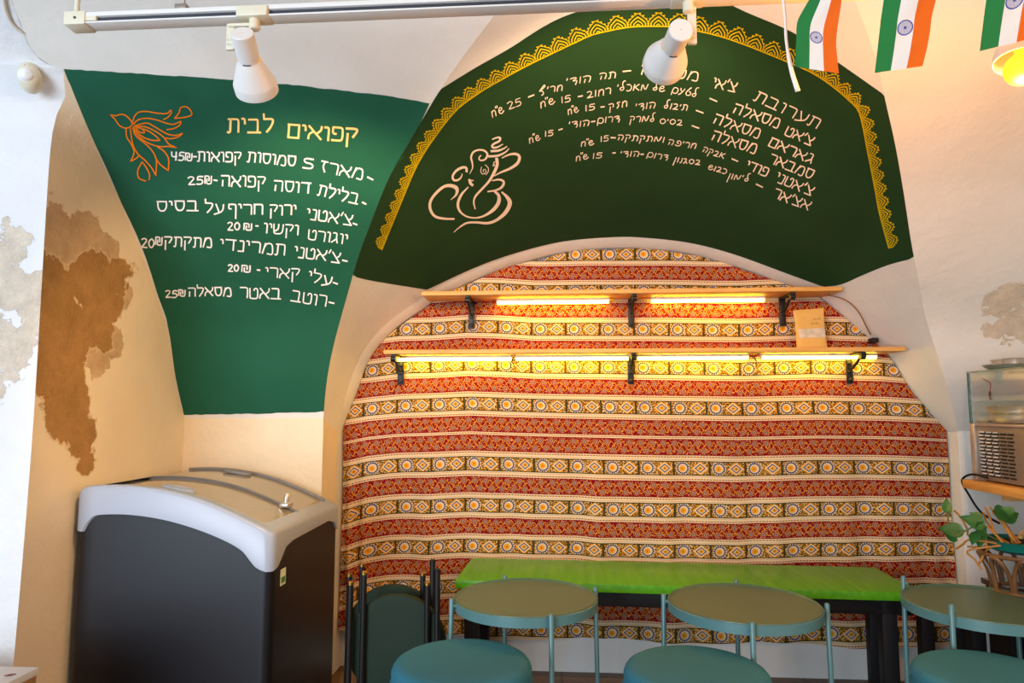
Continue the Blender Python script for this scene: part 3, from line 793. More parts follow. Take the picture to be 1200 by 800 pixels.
def glass(name, tint, fac_gloss, rough=.03, fill=None, fillf=0):
    t = NT(name); n = t.t; n.nodes.remove(t.b); out = [x for x in n.nodes if x.type == 'OUTPUT_MATERIAL'][0]
    tr = t.n('ShaderNodeBsdfTransparent'); tr.inputs[0].default_value = tint
    gl = t.n('ShaderNodeBsdfGlossy'); gl.inputs['Roughness'].default_value = rough; gl.inputs[0].default_value = (1, 1, 1, 1)
    fr = t.n('ShaderNodeFresnel'); fr.inputs[0].default_value = 1.5
    mx = t.n('ShaderNodeMixShader'); src = tr.outputs[0]
    if fillf:
        df = t.n('ShaderNodeBsdfDiffuse'); df.inputs[0].default_value = fill; m0 = t.n('ShaderNodeMixShader'); m0.inputs[0].default_value = fillf
        t.link(tr.outputs[0], m0.inputs[1]); t.link(df.outputs[0], m0.inputs[2]); src = m0.outputs[0]
    f = X(t, fr.outputs[0]) * fac_gloss; f = f.min(1.0)
    t.link(f.s, mx.inputs[0]); t.link(src, mx.inputs[1]); t.link(gl.outputs[0], mx.inputs[2]); t.link(mx.outputs[0], out.inputs[0]); return t.m
M['glass'] = glass('clear_glass', (.95, .98, .97, 1), .22)
M['glass_lid'] = glass('freezer_glass', (.82, .82, .80, 1), 1.0, .06, srgb(214, 200, 172), .45)

# ------------------------------------------------------------------ shelves in the niche
YS0, YS1 = 2.79, 2.955
def shelf(px0, px1, pyt, label):
    a, b = at_y(px0, pyt, YS0), at_y(px1, pyt, YS0); zt = (a[2] + b[2]) / 2
    o = MB().box((a[0], YS0, zt - .017), (b[0], YS1, zt), .0015).build('wall_shelf', M['pine'])
    tag(o, label, 'shelf', 'pine shelves in the niche'); return a[0], b[0], zt
u0, u1, uz = shelf(494, 987, 338.5, 'upper, shorter pine wall shelf with two lit tubes under it')
l0, l1, lz = shelf(449.5, 1061, 408, 'lower, longer pine wall shelf with four lit tubes under it')
def tube_lamp(pxa, pxb, py, label, zs, group):
    y = 2.922; a, b = at_y(pxa, py, y), at_y(pxb, py, y); z = zs - .017 - .0155
    r = thing('led_tube', label, 'light', group)
    MB().box((a[0], y - .011, z + .0065), (b[0], y + .011, z + .0155)).build('tube_base', M['white_metal'], r)
    d = MB(); prof = [(y + .011 * math.cos(k), z + .0065 - .013 * math.sin(k)) for k in np.linspace(0, PI, 11)]
    d.prism([(a[0] + .004, yy, zz) for yy, zz in prof], (b[0] - a[0] - .008, 0, 0)); d.build('diffuser', M['led'], r)
    for xx in (a[0], b[0] - .004):
        c = MB(); c.prism([(xx, yy, zz) for yy, zz in [(y + .012 * math.cos(k), z + .0068 - .014 * math.sin(k)) for k in np.linspace(0, PI, 11)]], (.004, 0, 0)); c.build('end_cap', M['white_metal'], r)
    base(r, ((a[0] + b[0]) / 2, y, z))
tube_lamp(582, 714, 351, 'left lit LED tube under the upper shelf', uz, 'lit tubes under the shelves')
tube_lamp(762, 896, 351, 'right lit LED tube under the upper shelf', uz, 'lit tubes under the shelves')
for k, (a, b) in enumerate([(465, 600), (603.5, 737), (746, 877), (891, 1027)]):
    tube_lamp(a, b, 415, ['leftmost of the four lit tubes under the lower shelf', 'second lit tube from the left under the lower shelf', 'third lit tube from the left under the lower shelf', 'rightmost of the four lit tubes under the lower shelf'][k], lz, 'lit tubes under the shelves')
def bracket():
    r = thing('shelf_bracket', '', 'bracket', 'black shelf brackets')
    m = MB(); m.box((-.013, .150, -.125), (.013, .158, -.002), .002)
    for zz in (-.04, -.075, -.110): m.lathe([(.0075, 0), (.0075, .004), (.004, .007)], 12, Matrix.Translation((0, .150, zz)) @ Matrix.Rotation(PI / 2, 4, 'X'), cap1=True)
    m.build('wall_plate', M['black'], r)
    MB().box((-.009, .01, -.012), (.009, .152, -.002), .002).build('arm', M['black'], r)
    c = MB(); c.tube([(0, .15, -.062), (0, .118, -.060), (0, .085, -.045), (0, .060, -.030), (0, .042, -.014)], .006, 8)
    c.build('brace', M['black'], r)
    q = MB(); q.lathe([(.004, -.012), (.013, -.010), (.013, .010), (.004, .012)], 14, Matrix.Translation((0, .022, -.020)) @ Matrix.Rotation(PI / 2, 4, 'Y'), True, True)
    q.build('clamp_knob', M['black'], r)
    return r
br0 = bracket(); first = True
for (px, zs, lab) in [(551, uz, 'black bracket at the left end of the upper shelf'), (741, uz, 'black bracket at the middle of the upper shelf'), (921, uz, 'black bracket at the right end of the upper shelf'), (467, lz, 'black bracket at the left end of the lower shelf'), (740, lz, 'black bracket at the middle of the lower shelf'), (1000, lz, 'black bracket at the right end of the lower shelf')]:
    x = at_y(px, 370 if zs == uz else 420, 2.9)[0]; loc = (x, YS0, zs - .0155)
    if first: br0.location = loc; br0['label'] = lab; first = False
    else: dup(br0, loc, 0, lab)
# kraft pouch
c = at_y(951.5, 404, 2.87); bw = .062; bh = .165
pr = thing('paper_pouch', 'brown kraft paper pouch with clear window standing on the lower shelf', 'pouch')
rows = []
for k in range(15):
    f = k / 14; th = .017 * (1 - f) ** .7 + .0012
    ring = []
    for a in np.linspace(0, 2 * PI, 28, endpoint=False):
        ca, sa = math.cos(a), math.sin(a)
        ring.append((c[0] + math.copysign(abs(ca) ** .5, ca) * (bw - .003 * math.sin(f * PI)) + .002 * f - .006 * f + (.008 * f if False else 0), c[1] + math.copysign(abs(sa) ** .9, sa) * th + .012 * f, lz + .001 + bh * f + (.006 * f * ca)))
    rows.append(ring)
m = MB(); V_ = [[m.bm.verts.new(Vector(p)) for p in rg] for rg in rows]
for a, b in zip(V_, V_[1:]):
    for k in range(28): m.bm.faces.new((a[k], a[(k + 1) % 28], b[(k + 1) % 28], b[k]))
m.bm.faces.new(V_[0][::-1]); m.bm.faces.new(V_[-1])
m.build('pouch_body', M['kraft'], pr)
def pface(x, f, off=.002):
    th = .017 * (1 - f) ** .7 + .0012
    ca = min(1, abs(x / bw)); sa = math.sqrt(max(0, 1 - ca ** 4))
    return Vector((c[0] + x - .004 * f, c[1] - th * sa ** .9 + .012 * f - off, lz + .001 + bh * f + .006 * f * x / bw))
M['pouch_window'] = simple('clear_plastic_window', srgb(206, 190, 166), .12, 0, .8, .18, 40)
MB().grid([[pface(x, f) for x in np.linspace(-.052, .054, 16)] for f in np.linspace(.27, .5, 6)]).build('window', M['pouch_window'], pr)['label'] = 'clear plastic window'
m = MB()
for line, f in ((0, .72), (1, .60)):
    for kk in range(4):
        x0 = .012 + kk * .0085 - line * .012; pts = [pface(x0, f + .035), pface(x0 + .006, f + .04), pface(x0 + .006, f), pface(x0 + .001, f + .003)]
        if kk % 2: pts = [pface(x0, f + .038), pface(x0 + .005, f)]
        m.tube(pts, .0007, 5)
m.build('handwriting', M['ink'], pr)
base(pr, (c[0], c[1], lz))
# thin cable and plug at the right end of the shelves
pts = [at_y(x, y, yy) for x, y, yy in [(968, 345, 2.86), (990, 351, 2.84), (1005, 364, 2.84), (1014, 380, 2.86), (1020, 392, 2.92)]]
cb = thing('power_cable', 'thin brown cable with black plug hanging at the right end of the upper shelf', 'cable')
MB().tube(smooth_pts(pts, 24), .0025, 6).build('cord', M['wire_brown'], cb)
p = at_y(1023, 399, 2.93); MB().box((p[0] - .012, 2.905, p[2] - .010), (p[0] + .012, 2.95, p[2] + .010), .003).build('plug', M['black_matt'], cb)
base(cb, p)
for (lab, L) in [('red wire loop between the two tubes under the upper shelf', [(714, 352), (720, 357), (728, 356), (741, 353), (752, 349), (762, 350)]), ('dark wire loop hanging between the first two tubes of the lower shelf', [(599, 416), (604, 421), (606, 428), (602, 432), (598, 429), (601, 420), (604, 416)]), ('short wire joining the last two tubes of the lower shelf', [(877, 414), (884, 420), (887, 424), (884, 417), (891, 414)]), ('red wire at the left end of the upper shelf tube', [(582, 351), (572, 353), (560, 351), (550, 350)])]:
    tag(MB().tube(smooth_pts([at_y(x, y, 2.87) for x, y in L], 26), .0016, 6).build('wire', M['wire_red'] if 'red' in lab else M['black_matt']), lab, 'wire', 'thin wires of the shelf lights')

# ------------------------------------------------------------------ freezer
FX0, FX1, FY0, FY1 = -1.513, -.872, 2.07, 2.70
def fmap(P): P[:, 0] = FX0 + (P[:, 0] + 1.492) / .612 * (FX1 - FX0); return P
M['freezer_body'] = simple('charcoal_freezer_panel', srgb(19, 19, 25), .42, 0, .4, .06, 5)
M['freezer_frame'] = simple('pale_grey_plastic', srgb(158, 168, 184), .3, 0, .5)
M['freezer_trim'] = simple('grey_rubber_trim', srgb(120, 120, 122), .5)
M['liner'] = simple('freezer_liner', srgb(206, 196, 176), .5, 0, .3, .05)
prof = fmap(smooth_pts([(-1.492,.815),(-1.487,.850),(-1.465,.866),(-1.40,.871),(-1.32,.870),(-1.22,.858),(-1.12,.834),(-1.02,.796),(-.95,.764),(-.905,.742),(-.885,.728),(-.880,.700)], 80))
top = lambda x: np.interp(x, prof[:, 0], prof[:, 1])
low_pts = fmap(smooth_pts([(-1.492,.728),(-1.478,.732),(-1.462,.742),(-1.448,.760),(-1.432,.775),(-1.40,.781),(-1.32,.781),(-1.22,.768),(-1.12,.742),(-1.03,.708),(-.975,.678),(-.950,.650),(-.930,.628),(-.905,.617),(-.880,.615)], 80))
fz = thing('display_freezer', 'charcoal chest freezer with pale grey curved frame and glass lids', 'freezer')
low = lambda x: np.interp(x, low_pts[:, 0], low_pts[:, 1])
# body: extruded under the frame, with rounded vertical corners
# frame skirt: closed band around the top
def rect(n1, n2, r=.025):
    P = []
    for (cx, cy, a0) in ((FX1 - r, FY1 - r, 0), (FX0 + r, FY1 - r, PI / 2), (FX0 + r, FY0 + r, PI), (FX1 - r, FY0 + r, 1.5 * PI)):
        for k in range(6):
            a = a0 + PI / 2 * k / 5; P.append((cx + r * math.cos(a), cy + r * math.sin(a)))
    out = []
    P.append(P[0]); P = np.array(P); seg = arc_pts(P, 241)[:-1]
    return seg
RC = rect(1, 1)
def skirt_low(x, y):
    zf = low(x)
    if x > FX1 - .03:                       # along the short right side the band is narrow with a lobe at the front corner
        d = y - FY0; zz = np.interp(d, [0, .04, .075, .10, .16, .5, .57, .6], [.615, .622, .650, .672, .682, .688, .672, .640])
        return min(zz, top(min(x, FX1 - .01)) - .012) if d > .02 else min(zf, zz)
    if y > FY1 - .05: return top(x) - .06
    if x < FX0 + .03: return np.interp(y - FY0, [0, .05, .1, .6], [.728, .75, .785, .785])
    return zf
zc = (FX0 + FX1) / 2, (FY0 + FY1) / 2
def inset(p, d):
    q = np.array(p); s_ = np.array([np.clip((q[0] - zc[0]) / ((FX1 - FX0) / 2), -1, 1), np.clip((q[1] - zc[1]) / ((FY1 - FY0) / 2), -1, 1)])
    return np.array([zc[0] + (q[0] - zc[0]) * (1 - d / ((FX1 - FX0) / 2)), zc[1] + (q[1] - zc[1]) * (1 - d / ((FY1 - FY0) / 2))])
def ttop(x): return top(np.clip(x, FX0 + .012, FX1 - .012))
m = MB(); rings = []
for spec in range(3):
    ring = []
    for p in RC:
        q = inset(p, .006 if spec else .03); ring.append(m.bm.verts.new((q[0], q[1], .03 if spec < 2 else skirt_low(*p) + .02)))
    rings.append(ring)
for a, b in zip(rings, rings[1:]):
    for k in range(240): m.bm.faces.new((a[k], a[(k + 1) % 240], b[(k + 1) % 240], b[k]))
m.bm.faces.new(rings[0][::-1])
m.build('body', M['freezer_body'], fz, angle=60)
m = MB(); rings = []
for spec in range(6):
    ring = []
    for p in RC:
        zt = ttop(p[0])
        if spec == 0: q, z = inset(p, .012), skirt_low(*p)
        elif spec == 1: q, z = p, skirt_low(*p)
        elif spec == 2: q, z = p, zt - .012
        elif spec == 3: q, z = inset(p, .004), zt - .003
        elif spec == 4: q = inset(p, .014); z = ttop(q[0])
        else: q = inset(p, .052); z = ttop(q[0]) - .004
        ring.append(m.bm.verts.new((q[0], q[1], z)))
    rings.append(ring)
for a, b in zip(rings, rings[1:]):
    for k in range(240): m.bm.faces.new((a[k], a[(k + 1) % 240], b[(k + 1) % 240], b[k]))
m.build('top_frame', M['freezer_frame'], fz, angle=50)
gx0, gx1, gy0, gy1 = FX0 + .046, FX1 - .046, FY0 + .046, FY1 - .046
ym = (gy0 + gy1) / 2
for (ya, yb, dz, lab) in ((gy0, ym + .01, -.012, 'front glass lid'), (ym - .01, gy1, -.004, 'rear glass lid')):
    xs = np.linspace(gx0, gx1, 40)
    lid = MB().grid([[(x, yy, ttop(x) + dz) for yy in np.linspace(ya, yb, 6)] for x in xs]).build('glass_lid', M['glass_lid'], fz); lid['label'] = lab
    m = MB()
    for yy in ((ym,) if ya == gy0 else (gy1 - .006,)):
        m.tube([(x, yy, ttop(x) + dz + .004) for x in xs], .006, 8)
    m.build('lid_rail', M['freezer_trim'], lid)
    # recessed oval grip
    hx = -1.225 if ya == gy0 else -1.25; hy = ya + .035 if ya == gy0 else yb - .05
    mm = Matrix.Translation((hx, hy, ttop(hx) + dz + .002)) @ Matrix.Rotation(.18, 4, 'Y') @ Matrix.Diagonal((1.0, .45, 1, 1))
    MB().lathe([(.002, .004), (.035, .005), (.052, .010), (.056, .006), (.056, 0)], 30, mm, cap0=True).build('lid_grip', M['freezer_frame'] if ya == gy0 else M['freezer_trim'], lid)
m = MB(); m.grid([[(x, y_, ttop(x) - .20) for y_ in (gy0, gy1)] for x in np.linspace(gx0, gx1, 12)])
for yy in (gy0, gy1): m.grid([[(x, yy, ttop(x) - d) for d in (.02, .20)] for x in np.linspace(gx0, gx1, 12)])
for xx in (gx0, gx1): m.grid([[(xx, y_, ttop(xx) - d) for d in (.02, .20)] for y_ in (gy0, gy1)])
m.build('liner', M['liner'], fz)
lk = MB(); lx = -.965; lk.box((lx - .012, ym - .030, ttop(lx) - .008), (lx + .020, ym + .018, ttop(lx) + .006), .003)
lk.lathe([(.009, 0), (.009, .030), (.006, .034)], 14, Matrix.Translation((lx, ym, ttop(lx) + .004)) @ Matrix.Rotation(.15, 4, 'Y'), True, True)
lk.build('lock', M['steel'], fz)
st = MB().box((FX1 - .0065, FY0 + .075, .555), (FX1 - .0045, FY0 + .115, .605)).build('sticker', simple('sticker_paper', srgb(222, 226, 200), .5), fz); st['label'] = 'small white and green sticker'
MB().box((FX1 - .0046, FY0 + .08, .562), (FX1 - .0040, FY0 + .110, .58)).build('sticker_print', simple('sticker_green', srgb(60, 130, 70), .5), st)
for xx in (FX0 + .06, FX1 - .06):
    for yy in (FY0 + .06, FY1 - .06):
        MB().lathe([(.02, 0), (.02, .02), (.012, .035)], 16, Matrix.Translation((xx, yy, 0)), True, True).build('foot', M['black_matt'], fz)
base(fz, (zc[0], zc[1], 0))

# ------------------------------------------------------------------ green bench
bl = thing('bench', 'bright green painted wooden bench on a black frame below the fabric', 'bench')
HB = .48
fl, frr, bkl, bkr = at_z(533, 679.5, HB), at_z(1080, 694.6, HB), at_z(545, 653, HB), at_z(1041, 664, HB)
dv = Vector((frr - fl)); dv.z = 0; Lb = dv.length; ex = dv.normalized(); ey = Vector((-ex.y, ex.x, 0)); dep = min(Vector(bkl - fl).dot(ey), .40)
Mb = Matrix(((ex.x, ey.x, 0, fl[0]), (ex.y, ey.y, 0, fl[1]), (0, 0, 1, 0), (0, 0, 0, 1)))
M['bench_green'] = wood('green_stained_wood', srgb(66, 142, 16), srgb(94, 168, 30), 1, 1, .3)
o = MB().box((0, 0, HB - .03), (Lb, dep, HB), .003, mat=Mb).build('seat_board', M['bench_green'], bl)
m = MB()
m.box((.02, .03, HB - .085), (Lb - .02, .06, HB - .03), .002, mat=Mb); m.box((.02, dep - .06, HB - .085), (Lb - .02, dep - .03, HB - .03), .002, mat=Mb)
for xx in (.02, Lb - .05): m.box((xx, .03, HB - .085), (xx + .03, dep - .03, HB - .03), .002, mat=Mb)
m.build('apron', M['black_matt'], bl)
for xx in (.03, Lb - .12):
    for yy in (.03, dep - .08):
        xo = .06 if (xx > .5 and yy > .1) else 0
        MB().box((xx + xo, yy, 0), (xx + xo + .05, yy + .05, HB - .03), .003, mat=Mb).build('leg', M['black_matt'], bl)
base(bl, Mb @ Vector((Lb / 2, dep / 2, 0)))

# ------------------------------------------------------------------ round tray tables
def table():
    r = thing('side_table', '', 'table', 'round teal tray tables')
    R, H = .2225, .525
    MB().lathe([(.001, H - .006), (R - .008, H - .006), (R - .004, H - .002), (R - .001, H), (R, H - .002), (R, H - .028), (R - .006, H - .030), (R - .006, H - .012), (.001, H - .012)], 90).build('tray_top', M['teal_top'], r, angle=30)
    MB().lathe([(R + .0005, H - .003), (R + .0025, H - .004), (R + .0025, H - .031), (R - .012, H - .032), (R - .012, H - .030), (R + .0005, H - .029), (R + .0005, H - .003)], 90).build('rim', M['teal_metal'], r, angle=30)
    for k in range(4):
        a = k * PI / 2; cx, cy = (R + .014) * math.cos(a), (R + .014) * math.sin(a)
        lg = MB().tube([(cx * 1.03, cy * 1.03, 0), (cx * 1.03, cy * 1.03, .004), (cx, cy, H + .006), (cx, cy, H + .009)], [.0065, .0075, .0075, .006], 14).build('leg', M['teal_metal'], r)
        MB().tube([((R - .002) * math.cos(a), (R - .002) * math.sin(a), H - .014), (cx, cy, H - .014)], .005, 10).build('leg_joint', M['teal_metal'], lg)
    m = MB()
    ring = [(.17 * math.cos(a), .17 * math.sin(a), .10) for a in np.linspace(0, 2 * PI, 48, endpoint=False)]
    return r
HT = .525
t1 = table(); c1 = at_z(616, 697.5, HT); c2 = at_z(871, 704.5, HT)
t1.location = (c1[0], c1[1], 0); t1.rotation_euler = (0, 0, math.radians(-69.5)); t1['label'] = 'round teal metal tray table nearest the folded stools'
dup(t1, (c2[0], c2[1], 0), math.radians(-99), 'round teal metal tray table in the middle of the three')
c3 = at_z(1155, 705.5, HT)
t3 = dup(t1, (c3[0], c3[1], 0), math.radians(-140), 'round teal metal tray table beside the display case, cut by the frame')
for ch in t3.children:
    if ch.name.startswith('leg'): ch.scale.z = 1.045
# ------------------------------------------------------------------ stools in front
def stool():
    r = thing('stool', '', 'stool', 'round teal padded stools')
    R, H = .185, .452
    prof = [(.001, H), (R * .55, H - .0005), (R * .85, H - .003), (R * .94, H - .008), (R * .985, H - .018), (R, H - .032), (R * .985, H - .048), (R * .96, H - .056), (.001, H - .056)]
    se = MB().lathe(smooth_pts(prof, 44), 80).build('seat', M['teal_fabric'], r, angle=80)
    MB().tube([((R * .992) * math.cos(a), (R * .992) * math.sin(a), H - .026) for a in np.linspace(0, 2 * PI, 72, endpoint=False)], .0014, 6, closed=True).build('piping', M['teal_fabric'], se)
    MB().lathe([(.001, H - .056), (R * .8, H - .056), (R * .8, H - .068), (.001, H - .068)], 48).build('seat_base', M['black_matt'], r)
    for k in range(4):
        a = PI / 4 + k * PI / 2; ca, sa = math.cos(a), math.sin(a)
        lg = MB().tube([(R * .70 * ca, R * .70 * sa, H - .066), (R * .82 * ca, R * .82 * sa, H - .10), (R * .98 * ca, R * .98 * sa, .012), (R * .98 * ca, R * .98 * sa, 0)], .010, 12).build('leg', M['black_matt'], r)
        MB().lathe([(.012, 0), (.012, .02), (.010, .022)], 12, Matrix.Translation((R * .98 * ca, R * .98 * sa, 0)), True, True).build('rubber_foot', M['black'], lg)
    MB().tube([(R * .93 * math.cos(a), R * .93 * math.sin(a), .16) for a in np.linspace(0, 2 * PI, 48, endpoint=False)], .006, 8, closed=True).build('footring', M['black_matt'], r)
    MB().tube([(R * .86 * math.cos(a), R * .86 * math.sin(a), H - .068) for a in np.linspace(2.6, 3.9, 14)], .005, 8).build('bracket', M['brass'], r)['label'] = 'brass bracket'
    return r
s1 = stool(); HS = .445
p1, p2, p3 = at_z(541.5, 774, HS), at_z(816, 783, HS), at_z(1165, 789, HS)
s1.location = (p1[0], p1[1], 0); s1['label'] = 'teal padded stool before the left table and folded stools'
dup(s1, (p2[0], p2[1], 0), .5, 'teal padded stool in front of the middle tray table')
dup(s1, (p3[0], p3[1], 0), .9, 'teal padded stool at the right, cut by the frame')
# ------------------------------------------------------------------ folded stools leaning by the fabric
def folded():
    r = thing('folded_stool', '', 'stool', 'folded stools by the wall')
    R = .165; cz = .335
    prof = [(.001, -.012), (R * .9, -.012), (R * .98, -.006), (R, .004), (R * .97, .016), (R * .9, .022), (.001, .024)]
    mm = Matrix.Translation((0, 0, cz)) @ Matrix.Rotation(PI / 2, 4, 'X')
    MB().lathe(smooth_pts(prof, 30), 64, mm).build('seat', M['dark_green_fabric'], r, angle=80)
    for (x, yo, zt) in ((-.145, -.050, .545), (-.105, -.036, .575), (.105, -.036, .545), (.140, -.050, .59)):
        lg = MB().tube([(x * 1.02, yo, .012), (x, yo, zt - .006)], .0095, 12).build('leg', M['black'], r)
        MB().lathe([(.0108, 0), (.0108, .008), (.008, .011)], 12, Matrix.Translation((x, yo, zt - .008)), True, True).build('leg_cap', M['brass'] if zt < .58 else M['black_matt'], lg)
        MB().lathe([(.0125, 0), (.0125, .014), (.010, .016)], 12, Matrix.Translation((x * 1.02, yo, 0)), True, True).build('rubber_foot', M['black_matt'], lg)
    m = MB(); m.tube([(-.145, -.05, .06), (.140, -.05, .06)], .006, 8); m.tube([(-.105, -.036, .12), (.105, -.036, .12)], .006, 8); m.build('crossbar', M['black'], r)
    return r
fs = folded(); q = at_y(464, 740, 2.33)
fs.location = (q[0] + .012, 2.30, 0); fs['label'] = 'nearer of two folded dark green stools, leaning beside the freezer'
q = at_y(461, 740, 2.47)
dup(fs, (q[0] + .012, 2.42, .035), .06, 'further of two folded dark green stools, tucked behind the other')
f2 = [o for o in C.objects if o.name.startswith('folded_stool')][-1]; f2.location.z = 0
pts = [at_y(x, y, 2.5) for x, y in [(421, 742), (410, 750), (404, 765), (407, 782)]] + [at_z(412, 800, .006), at_z(420, 822, .006)]
tag(MB().tube(smooth_pts(pts, 30), .003, 6).build('cable', M['wire_white']), 'pale cable hanging down to the floor between freezer and folded stools', 'cable')

# ------------------------------------------------------------------ ceiling track with spotlights
YRL = 1.35
ra = at_y(85, 27, YRL); zr = ra[2]; xr0 = ra[0]; xr1 = at_y(1215, 0, YRL)[0]
tr = thing('lighting_track', 'white lighting track with dark groove hanging across the vault', 'track')
m = MB(); h2 = .0095
m.box((xr0 + .02, YRL - .017, zr + h2 - .006), (xr1, YRL + .017, zr + h2 + .004), .001); m.box((xr0 + .02, YRL - .017, zr - h2 - .002), (xr1, YRL + .017, zr - h2 + .002), .001); m.box((xr0 + .02, YRL + .005, zr - h2), (xr1, YRL + .017, zr + h2), .001)
m.build('rail', M['white_metal'], tr)
MB().box((xr0 + .02, YRL - .010, zr - h2 + .001), (xr1, YRL + .006, zr + h2 - .005)).build('groove', M['groove'], tr)
ec = MB().box((xr0 - .006, YRL - .020, zr - h2 - .005), (xr0 + .042, YRL + .019, zr + h2 + .006), .002).build('end_cap', M['cream_plastic'], tr)
MB().lathe([(.003, -.0005), (.003, .0005)], 10, Matrix.Translation((xr0 + .02, YRL - .0205, zr)) @ Matrix.Rotation(PI / 2, 4, 'X'), True, True).build('screw', M['groove'], ec)
MB().box((xr0 + .042, YRL - .0175, zr - .006), (xr0 + .066, YRL - .009, zr + .004), .001).build('terminal', M['cream_plastic'], tr)
cz_ = 2.42
pts = []
for k in range(60): pts.append((xr0 + .008, YRL, zr + .012 + (cz_ - zr) * k / 59))
MB().tube(pts, [.005 + (.0012 if k % 2 else 0) for k in range(60)], 10).build('conduit', M['cream_plastic'], tr)
sx = at_y(215, 12, YRL)[0]
m = MB(); m.box((sx - .014, YRL - .012, zr + .015), (sx + .012, YRL + .012, zr + .028), .002); m.tube([(sx + .002, YRL, zr + .026), (sx + .004, YRL, cz_)], .0016, 6); m.build('hanger', M['steel_matt'], tr)
sx2 = at_y(1060, 0, YRL)[0]
m = MB(); m.box((sx2 - .014, YRL - .012, zr + .015), (sx2 + .012, YRL + .012, zr + .028), .002); m.tube([(sx2 + .002, YRL, zr + .026), (sx2 + .004, YRL, cz_)], .0016, 6); m.build('hanger', M['steel_matt'], tr)
base(tr, ((xr0 + xr1) / 2, YRL, zr))
def spot(px, axis, armside, label, power, col, angle, pivot_px, energy_on=True, pivy=YRL, globe=False):
    r = thing('spotlight', label, 'spotlight', 'white spotlights on the track')
    x = at_y(px, 22, YRL)[0]; zb = zr - .012
    MB().box((x - .034, YRL - .024, zr - .014), (x + .034, YRL + .018, zr + .010), .003).build('track_adapter', M['cream_plastic'], r)
    piv = Vector(at_y(pivot_px[0], pivot_px[1], pivy))              # centre of the lamp's rear tube
    ax = Vector(axis).normalized(); q = ax.to_track_quat('Z', 'X').to_matrix().to_4x4(); mm = Matrix.Translation(piv) @ q
    # arm from the adapter to the side of the tube
    side = (Vector((armside, 0, 0)) - ax * ax.x * armside).normalized()
    sp_ = piv + side * .030
    kn = MB(); kn.lathe([(.009, -.014), (.011, -.012), (.011, .012), (.009, .014)], 16, Matrix.Translation((x, YRL - .006, zr - .022)), True, True); kn.build('swivel', M['cream_plastic'], r)
    top_ = Vector((x, YRL - .006, zr - .026))
    a = MB(); a.box((sp_.x - .009, sp_.y - .004, sp_.z - .016), (sp_.x + .009, sp_.y + .004, zr - .020), .0015)
    a.box((min(sp_.x, x) - .0035, sp_.y - .011, zr - .030), (max(sp_.x, x) + .008, max(sp_.y + .011, YRL), zr - .0235), .0015)
    a.build('arm', M['cream_plastic'], r)
    pv = MB(); pv.tube([sp_ + side * .006, piv + side * .016], .008, 12); pv.build('pivot', M['cream_plastic'], r)
    sh = MB(); sh.lathe([(.001, -.026), (.0225, -.026), (.0242, -.024), (.0236, .034), (.0236, .0355), (.0262, .040), (.032, .053), (.040, .074), (.046, .088), (.0475, .092), (.0475, .112), (.0460, .112), (.0460, .092), (.038, .074), (.026, .045), (.020, .034)], 48, mm)
    sh.build('lamp_shade', M['white_metal'], r, angle=35)
    for k in range(4):
        pts = [mm @ Vector((.0240 * math.cos(a), .0240 * math.sin(a), .0352)) for a in np.linspace(k * PI / 2 - .35, k * PI / 2 + .35, 10)]
        MB().tube(pts, .0014, 6).build('vent_slot', M['amber'] if k % 2 else M['groove'], r)
    if globe:
        MB().lathe([(.012, .060), (.014, .095)] + [(.031 * math.sin(a), .128 - .031 * math.cos(a)) for a in np.linspace(.5, PI, 14)], 32, mm).build('bulb', M['bulb'], r, angle=80)
    else: MB().lathe([(.001, .035), (.013, .036), (.016, .045), (.024, .070), (.027, .085), (.022, .100), (.001, .106)], 24, mm).build('bulb', M['bulb'], r)
    base(r, (x, YRL, zr))
    if globe: return r
    l = bpy.data.lights.new('spotlight_beam', 'SPOT'); l.energy = power; l.color = col; l.spot_size = angle; l.spot_blend = .6; l.shadow_soft_size = .03
    lo = bpy.data.objects.new('spotlight_beam', l); C.objects.link(lo); lo.location = piv + ax * .118; lo.rotation_euler = ax.to_track_quat('-Z', 'Y').to_euler()
    return r
WARM = (1, .66, .36)
spot(300, (-.12, .80, -.48), -1, 'white spotlight in front of the freezer menu panel', 42, WARM, 1.9, (287, 52))
spot(806, (-.10, .99, -.02), 1, 'white spotlight in front of the arched menu panel', 26, WARM, 1.9, (794, 43))
spot(1232, (-.16, -.10, -1), 1, 'spotlight with glowing yellow bulb at the right edge', 0, WARM, 2.6, (1200, 12), pivy=1.33, globe=True)
_ax = Vector((-.16, -.10, -1)).normalized()
pl = bpy.data.lights.new('bulb_glow', 'POINT'); pl.energy = 21; pl.color = (1, .40, .07); pl.shadow_soft_size = .012
plo = bpy.data.objects.new('bulb_glow', pl); C.objects.link(plo); plo.location = Vector(at_y(1200, 12, 1.33)) + _ax * .180

# ------------------------------------------------------------------ flags and ribbon
def flag_mat():
    t = NT('indian_flag_paper', .7, 0, .2)
    un = t.n('ShaderNodeUVMap'); un.uv_map = 'UVMap'; s_ = t.n('ShaderNodeSeparateXYZ'); t.link(un.outputs[0], s_.inputs[0])
    a, b = X(t, s_.outputs[0]), X(t, s_.outputs[1])        # a across the three stripes, b along them in the same unit
    cc = t.mix((a < .335), srgb(226, 218, 210), srgb(32, 116, 58)); cc = t.mix((a > .665), cc, srgb(222, 98, 18))
    da, db = a - .5, b - .5; r = (da * da + db * db).sqrt()
    navy = srgb(62, 72, 150)
    an = t.n('ShaderNodeMath', operation='ARCTAN2'); t.link(db.s, an.inputs[0]); t.link(da.s, an.inputs[1])
    spk = ((X(t, an.outputs[0]) * 24).sin() > .2) * (r < .135)
    cc = t.mix(spk, cc, navy); cc = t.mix((r < .03), cc, navy); cc = t.mix(((r - .145).abs() < .012), cc, navy)
    t.col(cc)
    t.b.inputs['Transmission Weight'].default_value = 0
    return t.m
M['flag'] = flag_mat()
